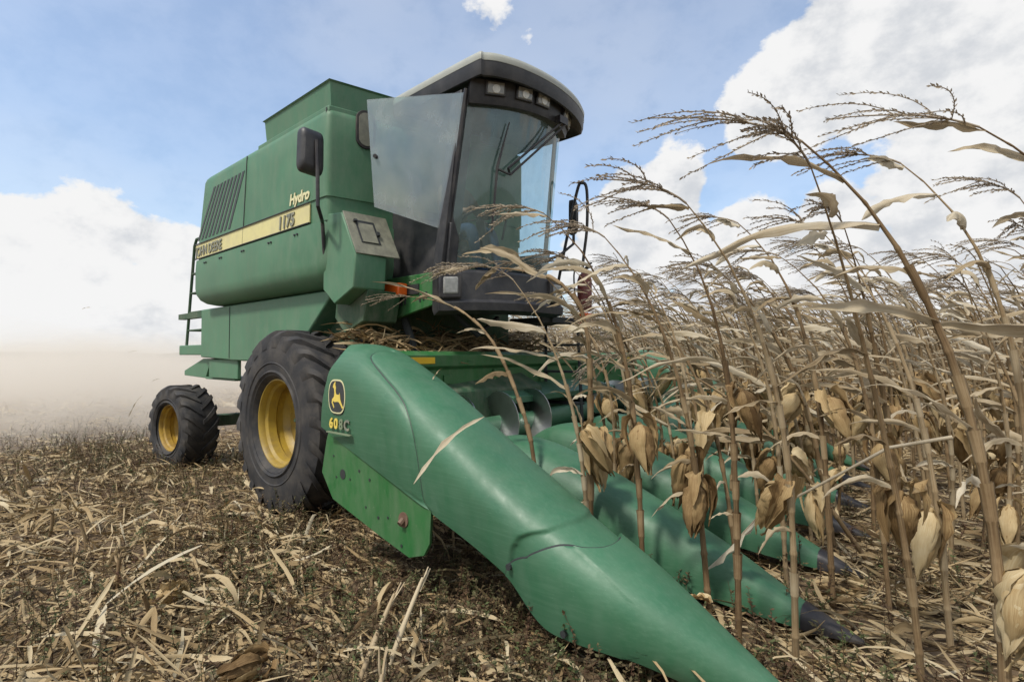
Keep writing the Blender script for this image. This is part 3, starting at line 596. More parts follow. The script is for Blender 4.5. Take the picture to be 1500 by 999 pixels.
# ------------------------------------------------------------------ driver
def driver():
    import bmesh
    P = empty('person', (*st(.86, 1.5), 2.66), ROTZ); tag(P, 'driver in brown shirt and blue trousers seated behind the windscreen', 'person')
    J = {'pelvis': (-.02, 0, .06, .13), 'waist': (-.03, 0, .26, .125), 'chest': (.0, 0, .44, .145), 'neck': (.03, 0, .60, .06), 'head0': (.05, 0, .66, .07), 'head1': (.06, 0, .74, .092), 'head2': (.06, 0, .82, .075),
         'lsh': (.01, .17, .52, .065), 'lel': (.14, .24, .30, .048), 'lwr': (.34, .15, .24, .033), 'rsh': (.01, -.17, .52, .065), 'rel': (.14, -.24, .30, .048), 'rwr': (.34, -.15, .24, .033),
         'lhip': (.04, .09, .05, .095), 'lkn': (.40, .14, .08, .065), 'lan': (.50, .14, -.33, .045), 'lto': (.62, .15, -.37, .04), 'rhip': (.04, -.09, .05, .095), 'rkn': (.40, -.14, .08, .065), 'ran': (.50, -.14, -.33, .045), 'rto': (.62, -.15, -.37, .04)}
    E_ = [('pelvis', 'waist'), ('waist', 'chest'), ('chest', 'neck'), ('neck', 'head0'), ('head0', 'head1'), ('head1', 'head2'), ('chest', 'lsh'), ('lsh', 'lel'), ('lel', 'lwr'), ('chest', 'rsh'), ('rsh', 'rel'), ('rel', 'rwr'),
          ('pelvis', 'lhip'), ('lhip', 'lkn'), ('lkn', 'lan'), ('lan', 'lto'), ('pelvis', 'rhip'), ('rhip', 'rkn'), ('rkn', 'ran'), ('ran', 'rto')]
    for sg, w in ((1, 'lwr'), (-1, 'rwr')):
        x, y, z, _ = J[w]
        J[w + 'p'] = (x + .06, y, z + .015, .028); E_.append((w, w + 'p'))
        for k in range(4):
            a, b = f'{w}f{k}a', f'{w}f{k}b'; dy = (k - 1.5) * .019
            J[a] = (x + .105, y + dy, z + .03 - .004 * abs(k - 1.2), .0095); J[b] = (x + .125, y + dy, z - .012, .0085); E_ += [(w + 'p', a), (a, b)]
        J[w + 't0'] = (x + .06, y - sg * .04, z + .015, .012); J[w + 't1'] = (x + .095, y - sg * .05, z + .02, .010); E_ += [(w + 'p', w + 't0'), (w + 't0', w + 't1')]
    names = list(J); me = bpy.data.meshes.new('body'); me.from_pydata([J[n][:3] for n in names], [(names.index(a), names.index(b)) for a, b in E_], [])
    o = link('body', me, P); sk = o.modifiers.new('skin', 'SKIN'); 
    for n, d in zip(names, me.skin_vertices[0].data): d.radius = (J[n][3],) * 2; d.use_root = n == 'pelvis'
    o.modifiers.new('sub', 'SUBSURF').levels = 2; o.modifiers['sub'].render_levels = 2
    dg = bpy.context.evaluated_depsgraph_get(); m2 = bpy.data.meshes.new_from_object(o.evaluated_get(dg)); o.modifiers.clear(); o.data = m2
    m2.materials.clear()
    for k in ('shirt', 'blue', 'skin'): m2.materials.append(M[k])
    for p in m2.polygons:
        c = p.center; p.use_smooth = True
        p.material_index = 2 if (c.z > .585 or (c.x > .30 and c.z > .15)) else (1 if c.z < .14 else 0)
    bm = bmesh.new(); bmesh.ops.create_icosphere(bm, subdivisions=3, radius=1)
    for v in bm.verts: v.co = Vector((v.co.x * .105 + .045, v.co.y * .098, v.co.z * .085 + .825))
    bmesh.ops.delete(bm, geom=[v for v in bm.verts if v.co.z < .80], context='VERTS'); hm = bpy.data.meshes.new('hair'); bm.to_mesh(hm); bm.free(); hm.materials.append(M['hair']); link('hair', hm, P)
    mb = MB(); mb.tube([(.145, 0, .77), (.172, 0, .735), (.148, 0, .725)], [.008, .016, .01], 8); mb.build('nose', M['skin'], P, smooth=180)
    mb = MB()
    for y in (-.034, .034): mb.disc((.142, y, .772), .011, (0, 1, 0), (0, 0, 1), 10, th=.006)
    mb.box(.139, .15, -.022, .022, .695, .702); mb.build('face', M['hair'], P)
    mb = MB()
    for y in (-.096, .096): mb.tube([(.05, y, .735), (.045, y * 1.08, .765), (.04, y, .79)], [.012, .02, .012], 8)
    mb.build('ear', M['skin'], P, smooth=180)
driver()
# ------------------------------------------------------------------ the corn header
def hk(a, t, z): return (a - .143 * t, t, z)
HD = empty('corn_header', (OX, OY, 0), ROTZ)
tag(HD, 'six row green corn header with long pointed snouts, low in front of the combine', 'corn header')
RP = [(1.25, 1.54), (1.45, 1.578), (1.66, 1.575), (1.85, 1.535), (2.1, 1.43), (2.45, 1.262), (2.76, 1.093), (3.08, .915), (3.36, .775), (3.61, .654), (3.7, .612), (3.9, .515), (4.17, .367), (4.4, .24), (4.56, .145), (4.66, .09)]
BP = [(1.25, 1.02), (1.37, .985), (2.6, .62), (3.2, .42), (3.39, .265), (3.49, .225), (3.85, .21), (4.08, .17), (4.4, .09), (4.66, .055)]
OW = [(1.25, -.30), (1.6, -.32), (2.6, -.33), (3.3, -.325), (3.7, -.285), (4.0, -.215), (4.3, -.12), (4.5, -.06), (4.66, -.035)]
IW = [(1.25, .26), (2.0, .28), (2.8, .26), (3.3, .235), (3.7, .19), (4.0, .13), (4.3, .05), (4.5, .0), (4.66, -.02)]
RT = [(1.25, .0), (2.5, -.03), (3.5, -.03), (4.66, -.03)]
def cr(tab, x):          # smooth table lookup
    if x <= tab[0][0]: return tab[0][1]
    for i in range(len(tab) - 1):
        if x <= tab[i + 1][0]:
            x0, y0 = tab[i]; x1, y1 = tab[i + 1]; u = (x - x0) / (x1 - x0)
            m0 = (y1 - (tab[i - 1][1] if i else y0)) / (x1 - (tab[i - 1][0] if i else x0)) * (x1 - x0)
            nx = tab[i + 2] if i + 2 < len(tab) else tab[i + 1]; m1 = (nx[1] - y0) / (nx[0] - x0) * (x1 - x0)
            return (2 * u ** 3 - 3 * u * u + 1) * y0 + (u ** 3 - 2 * u * u + u) * m0 + (-2 * u ** 3 + 3 * u * u) * y1 + (u ** 3 - u * u) * m1
    return tab[-1][1]
GRV = [(.60, 2.57), (.654, 2.551), (.78, 2.506), (1.01, 2.406), (1.2, 2.285), (1.33, 2.194), (1.45, 2.06), (1.50, 1.93), (1.53, 1.80), (1.56, 1.80)]
GU = [(0, 2.61), (.02, 2.56), (.11, 2.54), (.205, 2.51), (.255, 2.47), (.32, 2.36), (.345, 2.25), (.362, 2.10), (.385, 1.93), (.42, 1.86), (.53, 1.86)]
RU = [(0, 3.22), (.07, 3.235), (.18, 3.255), (.24, 3.29), (.28, 3.335), (.365, 3.44), (.495, 3.51), (.6, 3.47), (1, 3.3)]
NO = [(0, 3.20), (.10, 3.245), (.195, 3.32), (.27, 3.42), (.315, 3.48), (.34, 3.515), (.365, 3.56), (.39, 3.615), (.445, 3.68), (.51, 3.70), (.6, 3.66), (1, 3.4)]
def sec(s, u, o=0.):
    """point of the end hood's skin: u 0 outer foot .. .5 ridge .. 1 inner foot; o = outward offset"""
    zt, zb, to, ti, tr = cr(RP, s), cr(BP, s), cr(OW, s), cr(IW, s), cr(RT, s)
    h = zt - zb; sh = .30 * math.tanh(.62 * h / .30)
    def arc(v, te, zlo):                      # v 0 at the foot, 1 at the ridge
        zs = zt - sh
        if v < .45: k = v / .45; return (te + (.05 * (1 - k) ** 2) * (1 if te < tr else -1) * .6, zlo + (zs - zlo) * k)
        q = (v - .45) / .55 * math.pi / 2; e = .82
        return (te + (tr - te) * (1 - math.cos(q) ** e), zs + sh * math.sin(q) ** e)
    if u <= .5: t, z = arc(u / .5, to, zb)
    else: t, z = arc((1 - u) / .5, ti, zb + .10 * h)
    if o:
        k = (t - tr); z += o * (.8 if abs(k) < .2 else .2); t += o * (1 if k > 0 else -1) * min(1, abs(k) / .1)
    return t, z
def endhood(mir=None, NU=240, NS=330):
    tr = (lambda a, t, z: hk(a, t, z)) if mir is None else (lambda a, t, z: hk(a, mir - t, z))
    mb = MB(); rings = []
    def s0(u):
        z = u * 2 if u < .5 else (1 - u) * 2
        return cr([(0, 1.37), (.3, 1.45), (.5, 1.53), (.65, 1.60), (.8, 1.58), (.92, 1.50), (1, 1.43)], z)
    for i in range(NS + 1):
        ring = []
        for j in range(NU + 1):
            u = j / NU; a = s0(u); s = a + (3.72 - a) * (i / NS); t, z = sec(s, u)
            dd = 0.
            if u < .52:
                d = (s - cr(GU, u)); sl_ = (cr(GU, u + .004) - cr(GU, u - .004)) / .008 / 1.5; d /= math.sqrt(1 + sl_ * sl_); dd -= .020 * (math.exp(d / .030) if d < 0 else math.exp(-d / .010))
            q = s - cr(RU, u); dd -= .018 / (1 + math.exp(-max(-60, min(60, q / .004))))
            k = max(0, 1 - max(0, u * 2 - .55) / .45) if u < .5 else 0
            t -= dd * k; z += dd * (1 - k)
            ring.append((s, t, z))
        rings.append(ring)
    mb.loft(rings, cap=False, closed=False)
    sn = MB(); rings = []
    def n0(u): return cr(NO, u)
    N2 = 60
    for i in range(N2 + 1):
        ring = []
        for j in range(NU + 1):
            u = j / NU; a = n0(u); s = a + (4.60 - a) * (max(0, i - 1) / (N2 - 1)); t, z = sec(s, u, .010 if i else -.014); ring.append((s, t, z))
        rings.append(ring)
    sn.loft(rings, cap=False, closed=False)
    H = mb.build('end_hood', M['hood'], HD, smooth=60, xf=tr)
    Nn = sn.build('nose', M['hood'], H, smooth=60, xf=tr)
    gv = MB(); gv.tube([(n0(u) - .004, *sec(n0(u) - .004, u, -.001)) for u in [.01 + .54 * k / 60 for k in range(61)]], .0055, 6); gv.build('seam_groove_shade', M['decalblk'], H, xf=tr)
    gv = MB(); gp_ = []
    for k in range(90):
        u = .015 + .435 * k / 89; s_ = cr(GU, u); t_, z_ = sec(s_, u, -.0); k_ = max(0, 1 - max(0, u * 2 - .55) / .45); gp_.append((s_, t_ + .017 * k_, z_ - .017 * (1 - k_)))
    gv.tube(gp_, .0045, 6); gv.build('seam_groove_shade', M['decalblk'], H, xf=tr)  # dark tube laid in the moulded groove, painting in its shade
    tp = MB(); tp.loft([[(s, *sec(s, j / 16, .020)) for j in range(17)] for s in (4.5, 4.56, 4.6)] + [[(4.70, -.03 + .012 * math.cos(q), .075 + .012 * math.sin(q)) for q in [math.pi * (1 + 2 * j / 17) for j in range(17)]]], cap=True); tp.build('tip', M['black2'], H, smooth=60, xf=tr)
    for s, u in ((3.245, .09), (3.55, .03)):
        t, z = sec(s, u, .016); bo = MB(); bo.tube([(s, t + .02, z), (s, t - .012, z)], .016, 8); bo.build('bolt', M['decalblk'], H, xf=tr)
    pl = MB(); pl.prism_t([(1.49, .97), (1.46, .90), (1.40, .667), (1.55, .50), (2.10, .37), (2.41, .305), (2.55, .35), (2.60, .43), (2.61, .64), (2.0, .86)], -.285, -.262); e = pl.build('end_sheet', M['steel'], HD, xf=tr, bevel=.004)
    for a, z, r in ((1.68, .69, .034), (1.56, .80, .008), (1.60, .66, .008), (1.77, .67, .008), (1.88, .74, .01), (2.0, .70, .01), (1.96, .52, .008), (2.1, .48, .01), (2.2, .50, .008), (2.34, .36, .01)): ho = MB(); ho.disc((a, -.285, z), r, X1, Z1, 14, th=.003); ho.build('hole', M['decalblk'], e, xf=tr)
    bb = MB(); bb.disc((2.36, -.286, .52), .045, X1, Z1, 16, th=.006); bb.tube([(2.36, -.29, .52), (2.36, -.32, .50)], .02, 8); bb.build('pivot_bolt', M['rust'], e, xf=tr)
    rl = MB(); rl.loft([[(s, y, cr(BP, s) + dz) for y, dz in ((-.25, .07), (-.15, .07), (-.15, -.03), (-.25, -.03))] for s in (2.4, 2.8, 3.25)]); rl.build('lower_rail', M['steel'], HD, xf=tr)
    return H
H1 = endhood()
H7 = endhood(5.62, 60, 120)
# badge and number on the near hood
def onhood(s, z, o=.004):
    u = .02
    best = min(((abs(sec(s, j / 400)[1] - z), j / 400) for j in range(4, 200)))[1]; t, _ = sec(s, best)
    return (s, t + .008 - o, z)
def badge():
    cx, cz = 1.652, 1.218; hw, hh = .112, .122
    pts = []
    for k in range(40):
        q = 2 * math.pi * k / 40; c, s = math.cos(q), math.sin(q); e = .55
        pts.append((hw * math.copysign(abs(c) ** (.55), c), hh * math.copysign(abs(s) ** .95, s)))
    t0 = onhood(cx, cz)[1] - .012
    slant = .02
    def pl(name, k, o, m_, parent):
        mb = MB(); mb.loft([[(cx + x * k, t0 - o, cz + y * k) for x, y in pts], [(cx + x * k, t0 - o - .004, cz + y * k) for x, y in pts]]); return mb.build(name, m_, parent, xf=hk)
    b = pl('badge', 1.0, -.012, M['decalblk'], H1); pl('border', .95, .0045 - .012, M['pale'], b); pl('field', .87, .0062 - .012, M['decalblk'], b)
    deer = [(-.035, .062), (-.022, .078), (-.008, .082), (-.012, .066), (-.004, .05), (-.008, .03), (.0, .012), (.03, .01), (.036, .022), (.042, .008), (.044, -.012), (.058, -.035), (.078, -.058), (.070, -.066), (.048, -.045), (.03, -.03), (.012, -.028), (-.02, -.032), (-.034, -.026), (-.040, -.034), (-.022, -.060), (-.028, -.066), (-.052, -.036), (-.048, -.016), (-.026, -.002), (-.022, .02), (-.026, .045), (-.04, .05)]
    mb = MB(); mb.loft([[(cx + x * 1.12, t0 + .003, cz + y * 1.22) for x, y in deer], [(cx + x * 1.12, t0 + .0005, cz + y * 1.22) for x, y in deer]]); mb.build('leaping_deer', M['decalyel'], b, xf=hk)
    for tx, a, m_ in (('6', 1.545, 'decalyel'), ('0', 1.612, 'decalyel'), ('8', 1.68, 'faint'), ('C', 1.745, 'letter')):
        lettering('letters', tx, .095, (a, onhood(a, 1.03)[1] - .016, 1.0), X1, Z1, M[m_], H1, off=.003, xf=hk)
    mb = MB(); mb.box(1.545, 1.84, t0 - .012, t0 + .01, .968, .976); mb.build('underline', M['faint'], H1, xf=hk)
badge()
# beam with back sheet
mb = MB(); mb.prism_t([(1.36, 1.52), (1.44, 1.535), (1.50, 1.50), (1.50, 1.40), (1.46, 1.37), (1.46, .95), (1.52, .62), (1.44, .55), (1.30, .6), (1.30, 1.45)], .16, 5.46); beam = mb.build('beam', M['steel'], HD, xf=hk, bevel=.006)
mb = MB(); mb.box(1.501, 1.506, .40, .80, 1.425, 1.48); mb.build('reflector', M['reflect'], beam, xf=hk)
mb = MB(); mb.box(1.501, 1.506, 4.9, 5.3, 1.425, 1.475); mb.build('reflector', M['reflect'], beam, xf=hk)
mb = MB()
for t in (.75, 1.7, 2.6, 3.5, 4.4): mb.box(1.46, 1.49, t, t + .07, .9, 1.36); mb.box(1.46, 1.475, t + .2, t + .3, 1.24, 1.32)
mb.box(1.5, 1.507, 1.25, 1.31, 1.44, 1.455); mb.box(1.46, 1.475, .2, 5.6, 1.10, 1.112); mb.build('stiffener', M['steel'], beam, xf=hk, bevel=.004)
mb = MB(); mb.prism_t([(1.46, 1.20), (1.86, 1.10), (1.86, 1.04), (1.82, 1.04), (1.82, 1.07), (1.46, 1.16)], 1.55, 3.9); mb.build('feeder_lip', M['hood'], HD, xf=hk, bevel=.004)
mb = MB(); mb.prism_t([(1.50, .66), (1.62, .50), (1.85, .45), (2.05, .50), (2.12, .58), (2.06, .56), (1.86, .50), (1.64, .55), (1.53, .68)], .1, 5.5); mb.build('auger_trough', M['steel'], HD, xf=hk)
# auger: tube and flights
mb = MB(); mb.tube([(1.84, .1, .84), (1.84, 5.5, .84)], .11, 20); au = mb.build('auger', M['hood'], HD, xf=hk, smooth=60)
for lo, hi, sg in ((.1, 2.0, 1), (3.0, 5.6, -1)):
    mb = MB(); A, B = [], []; n = int((hi - lo) / .55 * 26)
    for k in range(n + 1):
        q = sg * 2 * math.pi * k / 26; t = lo + (hi - lo) * k / n
        A.append([(1.84 + r * math.cos(q), t + dt, .84 + r * math.sin(q)) for r, dt in ((.10, 0), (.33, 0), (.33, .010), (.10, .010))])
    mb.loft(A); mb.build('flight', M['metal'], au, xf=hk, smooth=40)
# row dividers
RP2 = [(1.95, .70), (2.1, .80), (2.3, .865), (2.6, .85), (2.9, .775), (3.4, .60), (4.0, .365), (4.42, .165), (4.60, .095)]
BP2 = [(1.95, .60), (2.3, .52), (2.9, .36), (3.4, .23), (4.0, .13), (4.42, .08), (4.60, .07)]
HW2 = [(1.95, .22), (2.3, .29), (2.9, .30), (3.4, .255), (4.0, .16), (4.42, .066), (4.60, .028)]
def sec2(s, u, o=0):
    zt, zb, w = cr(RP2, s) + o, cr(BP2, s), cr(HW2, s) + o; q = math.pi * u; c = -math.cos(q); sn = math.sin(q)
    e = .62; return (math.copysign(abs(c) ** e, c) * w, zb + (zt - zb) * sn ** .80)
def divider():
    mb = MB(); mb.loft([[(s, *sec2(s, j / 24)) for j in range(25)] for s in [1.95 + (3.02 - 1.95) * k / 22 for k in range(23)]], cap=False, closed=False)
    n = MB(); n.loft([[(3.0 - .25 * abs(math.cos(math.pi * j / 24)) ** 2 * (1 - k / 30) + (4.44 - 3.0) * k / 30, *sec2(3.0 - .25 * abs(math.cos(math.pi * j / 24)) ** 2 * (1 - k / 30) + (4.44 - 3.0) * k / 30, j / 24, .012)) for j in range(25)] for k in range(31)], cap=False, closed=False)
    t = MB(); t.loft([[(s, *sec2(s, j / 12, o)) for j in range(13)] for s, o in ((4.40, .016), (4.42, .02), (4.5, .018), (4.58, .012), (4.64, .0), (4.68, -.018))], cap=True)
    k = MB(); k.box(2.25, 3.6, -.20, .20, .30, .40); k.box(2.0, 2.9, .22, .26, .42, .58); k.box(2.0, 2.9, -.26, -.22, .42, .58)
    return mb, n, t, k
SP = .948
mh, mn, mt, mk = divider(); first = None
for k in range(1, 6):
    tc = -.03 + SP * k
    if first is None:
        H = mh.build('row_divider', M['hood'], HD, smooth=60); N_ = mn.build('nose', M['hood'], H, smooth=60); T_ = mt.build('tip', M['black2'], H, smooth=60); K_ = mk.build('row_frame', M['dkgreen'], H)
        first = (H, N_, T_, K_)
    else:
        H = first[0].copy(); COL.objects.link(H)
        for c in first[1:]: q = c.copy(); COL.objects.link(q); q.parent = H
    H.location = hk(0, tc, 0)
# gathering units in the gaps: deck plates, snapping rollers, green end caps
du = MB(); du.box(2.05, 3.1, -.13, -.05, .50, .53); du.box(2.05, 3.1, .05, .13, .50, .53); du.tube([(2.0, -.05, .42), (3.2, -.05, .30)], .045, 10); du.tube([(2.0, .05, .42), (3.2, .05, .30)], .045, 10); 
gc = MB(); gc.tube([(2.02, -.10, .66), (2.02, .10, .66)], .10, 18); gc.tube([(2.12, .0, .60), (2.45, .0, .62)], .07, 14)
prev = None
for k in range(6):
    tc = -.03 + SP * (k + .5)
    if prev is None:
        a = du.build('deck_plate', M['plate'], HD); b = gc.build('gearbox', M['hood'], a, smooth=50); prev = (a, b)
    else:
        a = prev[0].copy(); COL.objects.link(a); b = prev[1].copy(); COL.objects.link(b); b.parent = a
    a.location = hk(0, tc, 0)
exec('') 
# ------------------------------------------------------------------ dry corn
class G:
    """numpy mesh collector with uv and tint"""
    def __init__(s): s.v = []; s.f = []; s.uv = []; s.ti = []; s.mi = []; s.n = 0
    def grid(s, V, U, tint=0., mi=0, wrap=False):
        a, b, _ = V.shape; V = V.reshape(-1, 3); U = U.reshape(-1, 2)
        i, j = np.meshgrid(np.arange(a - 1), np.arange(b - (0 if wrap else 1)), indexing='ij'); j2 = (j + 1) % b
        f = np.stack([i * b + j, i * b + j2, (i + 1) * b + j2, (i + 1) * b + j], -1).reshape(-1, 4) + s.n
        s.v.append(V); s.uv.append(U); s.f.append(f); s.ti.append(np.full(len(V), tint)); s.mi.append(np.full(len(f), mi)); s.n += len(V)
    def raw(s, V, F, UV, TI, MI):
        s.v.append(V); s.uv.append(UV); s.f.append(F + s.n); s.ti.append(TI); s.mi.append(MI); s.n += len(V)
    def arrays(s): return np.concatenate(s.v), np.concatenate(s.f), np.concatenate(s.uv), np.concatenate(s.ti), np.concatenate(s.mi)
    def mesh(s, name, mats, smooth=180):
        v, f, uv, ti, mi = s.arrays(); return newmesh(name, v, f, mats, smooth, uv, ti, mi)
def nrm(a): return a / np.maximum(np.linalg.norm(a, axis=-1, keepdims=True), 1e-9)
def frames(P):
    T = nrm(np.gradient(P, axis=0)); A = np.zeros_like(P); a = np.cross(T[0], [0, 1, .01]); a = a / np.linalg.norm(a)
    for i in range(len(P)):
        a = a - T[i] * a.dot(T[i]); a = a / np.linalg.norm(a); A[i] = a
    return T, A, np.cross(T, A)
def gtube(g, P, r, n=6, tint=0., mi=0, uo=0.):
    P = np.asarray(P, float); T, A, B = frames(P); q = np.arange(n) * 2 * np.pi / n; r = np.broadcast_to(r, (len(P),))
    V = P[:, None] + r[:, None, None] * (np.cos(q)[None, :, None] * A[:, None] + np.sin(q)[None, :, None] * B[:, None])
    L = np.concatenate([[0], np.cumsum(np.linalg.norm(np.diff(P, axis=0), axis=1))])
    U = np.stack(np.broadcast_arrays((q / 6.28)[None, :] + uo, L[:, None]), -1); g.grid(V, U, tint, mi, wrap=True)
def gblade(g, P, side, w, fold, r, tint=0., mi=0, nc=5, rip=.006):
    """a leaf blade along path P; side = across direction per point, w half width, fold = V depth"""
    P = np.asarray(P, float); n = len(P); T = nrm(np.gradient(P, axis=0)); S = nrm(side - T * np.sum(side * T, 1, keepdims=True)); Nn = np.cross(T, S)
    c = np.linspace(-1, 1, nc); v = np.linspace(0, 1, n)
    rp = rip * np.sin(v[:, None] * r.uniform(18, 30) + c[None] * 2 + r.uniform(0, 6)) * np.abs(c)[None] ** 2 * (w[:, None] / w.max())
    ed = 1 + .30 * np.interp(v, np.linspace(0, 1, 14), r.normal(0, 1, 14))[:, None] * (np.abs(c)[None] > .9)
    V = P[:, None] + S[:, None] * (c[None] * w[:, None] * ed)[..., None] * .95 + Nn[:, None] * ((np.abs(c)[None] ** 1.4) * (fold * w)[:, None] + rp)[..., None]
    L = v * np.linalg.norm(np.diff(P, axis=0), axis=1).sum(); uo = r.uniform(0, 9)
    U = np.stack(np.broadcast_arrays(c[None] * .5 * (w.max() / .03) * .5 + uo, L[:, None] + uo), -1); g.grid(V, U, tint, mi)
def leaf(r, base, tdir, az, L, W, n=14, droop=.5, mi=0, wind=1.0, nc=5):
    """dry leaf: leaves the stalk along tdir, swings down wind (-x) and droops"""
    g = G(); d = np.array(tdir, float); out = np.array([math.cos(az), math.sin(az), 0.]); wd = np.array([-1., .0, 0.]) * wind + np.array([0, .4, .3]) * r.normal(0, 1, 3)
    P = [np.array(base, float)]; dr = nrm(d * .8 + out * .75); st_ = L / (n - 1)
    for i in range(n - 1):
        u = i / (n - 1); tgt = nrm(wd * (1.0 if wind > .3 else .2) + out * (.35 + (1 - wind) * .8) + np.array([0, 0, .25 - droop * 1.6 * u - (1 - wind) * 1.8 * u]))
        dr = nrm(dr * (1 - .26) + tgt * .26 + r.normal(0, .085, 3)); P.append(P[-1] + dr * st_)
    P = np.array(P); v = np.linspace(0, 1, n); w = W * np.interp(v, [0, .06, .25, .5, .78, .93, 1], [.55, .7, 1, .92, .62, .28, .03])
    T = nrm(np.gradient(P, axis=0)); tw = r.uniform(-1.1, 1.1) + v * r.uniform(-2.6, 2.6)
    s0 = np.cross(T, np.array([0, 0, 1.])); bad = np.linalg.norm(s0, axis=1) < .15; s0[bad] = [0, 1, 0]; s0 = nrm(s0); s1 = np.cross(T, s0)
    side = s0 * np.cos(tw)[:, None] + s1 * np.sin(tw)[:, None]
    gblade(g, P, side, w, np.full(n, r.uniform(.35, 1.5)), r, tint=r.normal(.03, .09), mi=mi, nc=nc, rip=.007)
    return g
def husk_ear(r, L, Rr, top, az, mi=0, nv=12, nu=7, flare=.3):
    """ear hanging point down from its bent shank; top = where the shank meets the stalk"""
    g = G(); out = np.array([math.cos(az), math.sin(az), 0.]); top = np.array(top, float)
    tilt = r.uniform(.06, .75); ax = nrm(np.array([0, 0, -1.]) + out * tilt); hang = top + out * (Rr * 1.05) + np.array([0, 0, .07])
    q = np.linspace(0, 1, 7)[:, None]; sh = top * (1 - q) ** 2 + (top + out * .05 + np.array([0, 0, .11])) * 2 * q * (1 - q) + hang * q * q; gtube(g, sh, np.linspace(.009, .015, 7), 6, -.05, mi)
    e1 = nrm(np.cross(ax, [.3, .9, .1])); e2 = np.cross(ax, e1); v = np.linspace(0, 1, nv)
    prof = np.interp(v, [0, .04, .14, .35, .6, .8, .93, 1], [.35, .62, .93, 1.0, .84, .52, .24, .10])
    n_h = 6
    for k in range(n_h):
        a0 = k * 2 * math.pi / n_h * 1.0 + r.uniform(-.35, .35); span = r.uniform(.78, 1.1); fl = abs(r.normal(0, flare)) * .9 if k > 1 else .03
        Lk = L * r.uniform(.82, 1.08); sc = 1 + .09 * (k % 3)
        c = np.linspace(-1, 1, nu); taper = np.interp(v, [0, .3, .75, 1], [1, 1.05, .8, .12]) * (1 + .12 * np.interp(v, np.linspace(0, 1, 5), r.normal(0, 1, 5)))
        an = a0 + c[None] * span * taper[:, None] + .15 * np.sin(v * 3)[:, None]
        rad = Rr * sc * prof[:, None] * (1 + .07 * np.sin(c * 9 + k)[None] + .10 * np.interp(v, np.linspace(0, 1, 6), r.normal(0, 1, 6))[:, None] * np.abs(c)[None]) + .004 * r.normal(0, 1, (nv, nu)) + fl * Rr * (np.maximum(v - .45, 0) ** 1.5)[:, None] * 2.2
        V = hang + ax * (v * Lk)[:, None, None] + rad[..., None] * (np.cos(an)[..., None] * e1 + np.sin(an)[..., None] * e2)
        U = np.stack(np.broadcast_arrays(c[None] * .9 + k * 3.1, v[:, None] * .8 + k), -1); g.grid(V, U, r.normal(0, .07), mi)
    # a loose outer husk folded over the top, and a dangling strip
    for k in range(r.integers(2, 5)):
        a1 = r.uniform(0, 6.28); o1 = np.cos(a1) * e1 + np.sin(a1) * e2; n = 9; u = np.linspace(0, 1, n)[:, None]; ll = r.uniform(.45, .95) * L
        P = hang + o1 * (Rr * (.55 + .85 * np.sin(u * 2.1))) + ax * (-.05 + u ** 1.5 * ll + .03 * u) - ax * .10 * np.sin(u * 2.6) * L
        side = np.repeat(np.cross(ax, o1)[None], n, 0) + r.normal(0, .15, (n, 3)); gblade(g, P, side, Rr * r.uniform(.55, .95) * np.interp(u[:, 0], [0, .3, .7, 1], [.6, 1, .7, .1]), np.full(n, -.55), r, r.normal(.02, .08), mi, 5, .008)
    return g
def tassel(r, P0, d0, mi=0, fine=True, Ls=.42):
    g = G(); wd = np.array([-1, 0, -.25]); n = 12; P = [np.array(P0, float)]; d = np.array(d0, float)
    for i in range(n - 1): d = nrm(d * .86 + nrm(wd + np.array([0, r.normal(0, .1), 0])) * .14); P.append(P[-1] + d * Ls / (n - 1))
    P = np.array(P); gtube(g, P, np.linspace(.005, .0022, n), 5, 0, mi); br = [P[3:]]
    nb = r.integers(8, 14) if fine else 4
    for k in range(nb):
        i = r.integers(1, 7); m_ = 8; q = [P[i]]; dd = nrm((P[i + 1] - P[i]) / np.linalg.norm(P[i + 1] - P[i]) + r.normal(0, .38, 3) + np.array([0, 0, .1])); l_ = r.uniform(.45, .8) * Ls
        for j in range(m_ - 1): dd = nrm(dd * .8 + nrm(np.array([-1, 0, -.55]) + r.normal(0, .1, 3)) * .2); q.append(q[-1] + dd * l_ / (m_ - 1))
        q = np.array(q); gtube(g, q, np.linspace(.0028, .0012, m_), 4 if fine else 3, 0, mi); br.append(q)
    vs, fs = [], []
    for q in br:
        T = nrm(np.gradient(q, axis=0)); ns = 30 if fine else 9
        for j in range(ns):
            x = (j + r.uniform(0, .8)) / ns * (len(q) - 1.001); i = int(x); p = q[i] + (q[i + 1] - q[i]) * (x - i); o = nrm(np.cross(T[i], r.normal(0, 1, 3))); a = nrm(T[i] + o * .55); b = np.cross(a, o)
            l_, w = (.021, .0048) if fine else (.03, .006); vs += [p, p + a * l_ * .5 + b * w, p + a * l_, p + a * l_ * .5 - b * w]
    V = np.array(vs); k = len(V) // 4; F = np.arange(4 * k).reshape(k, 4); g.raw(V, F, V[:, :2] * 9, r.normal(0, .06, len(V)), np.full(k, mi))
    return g
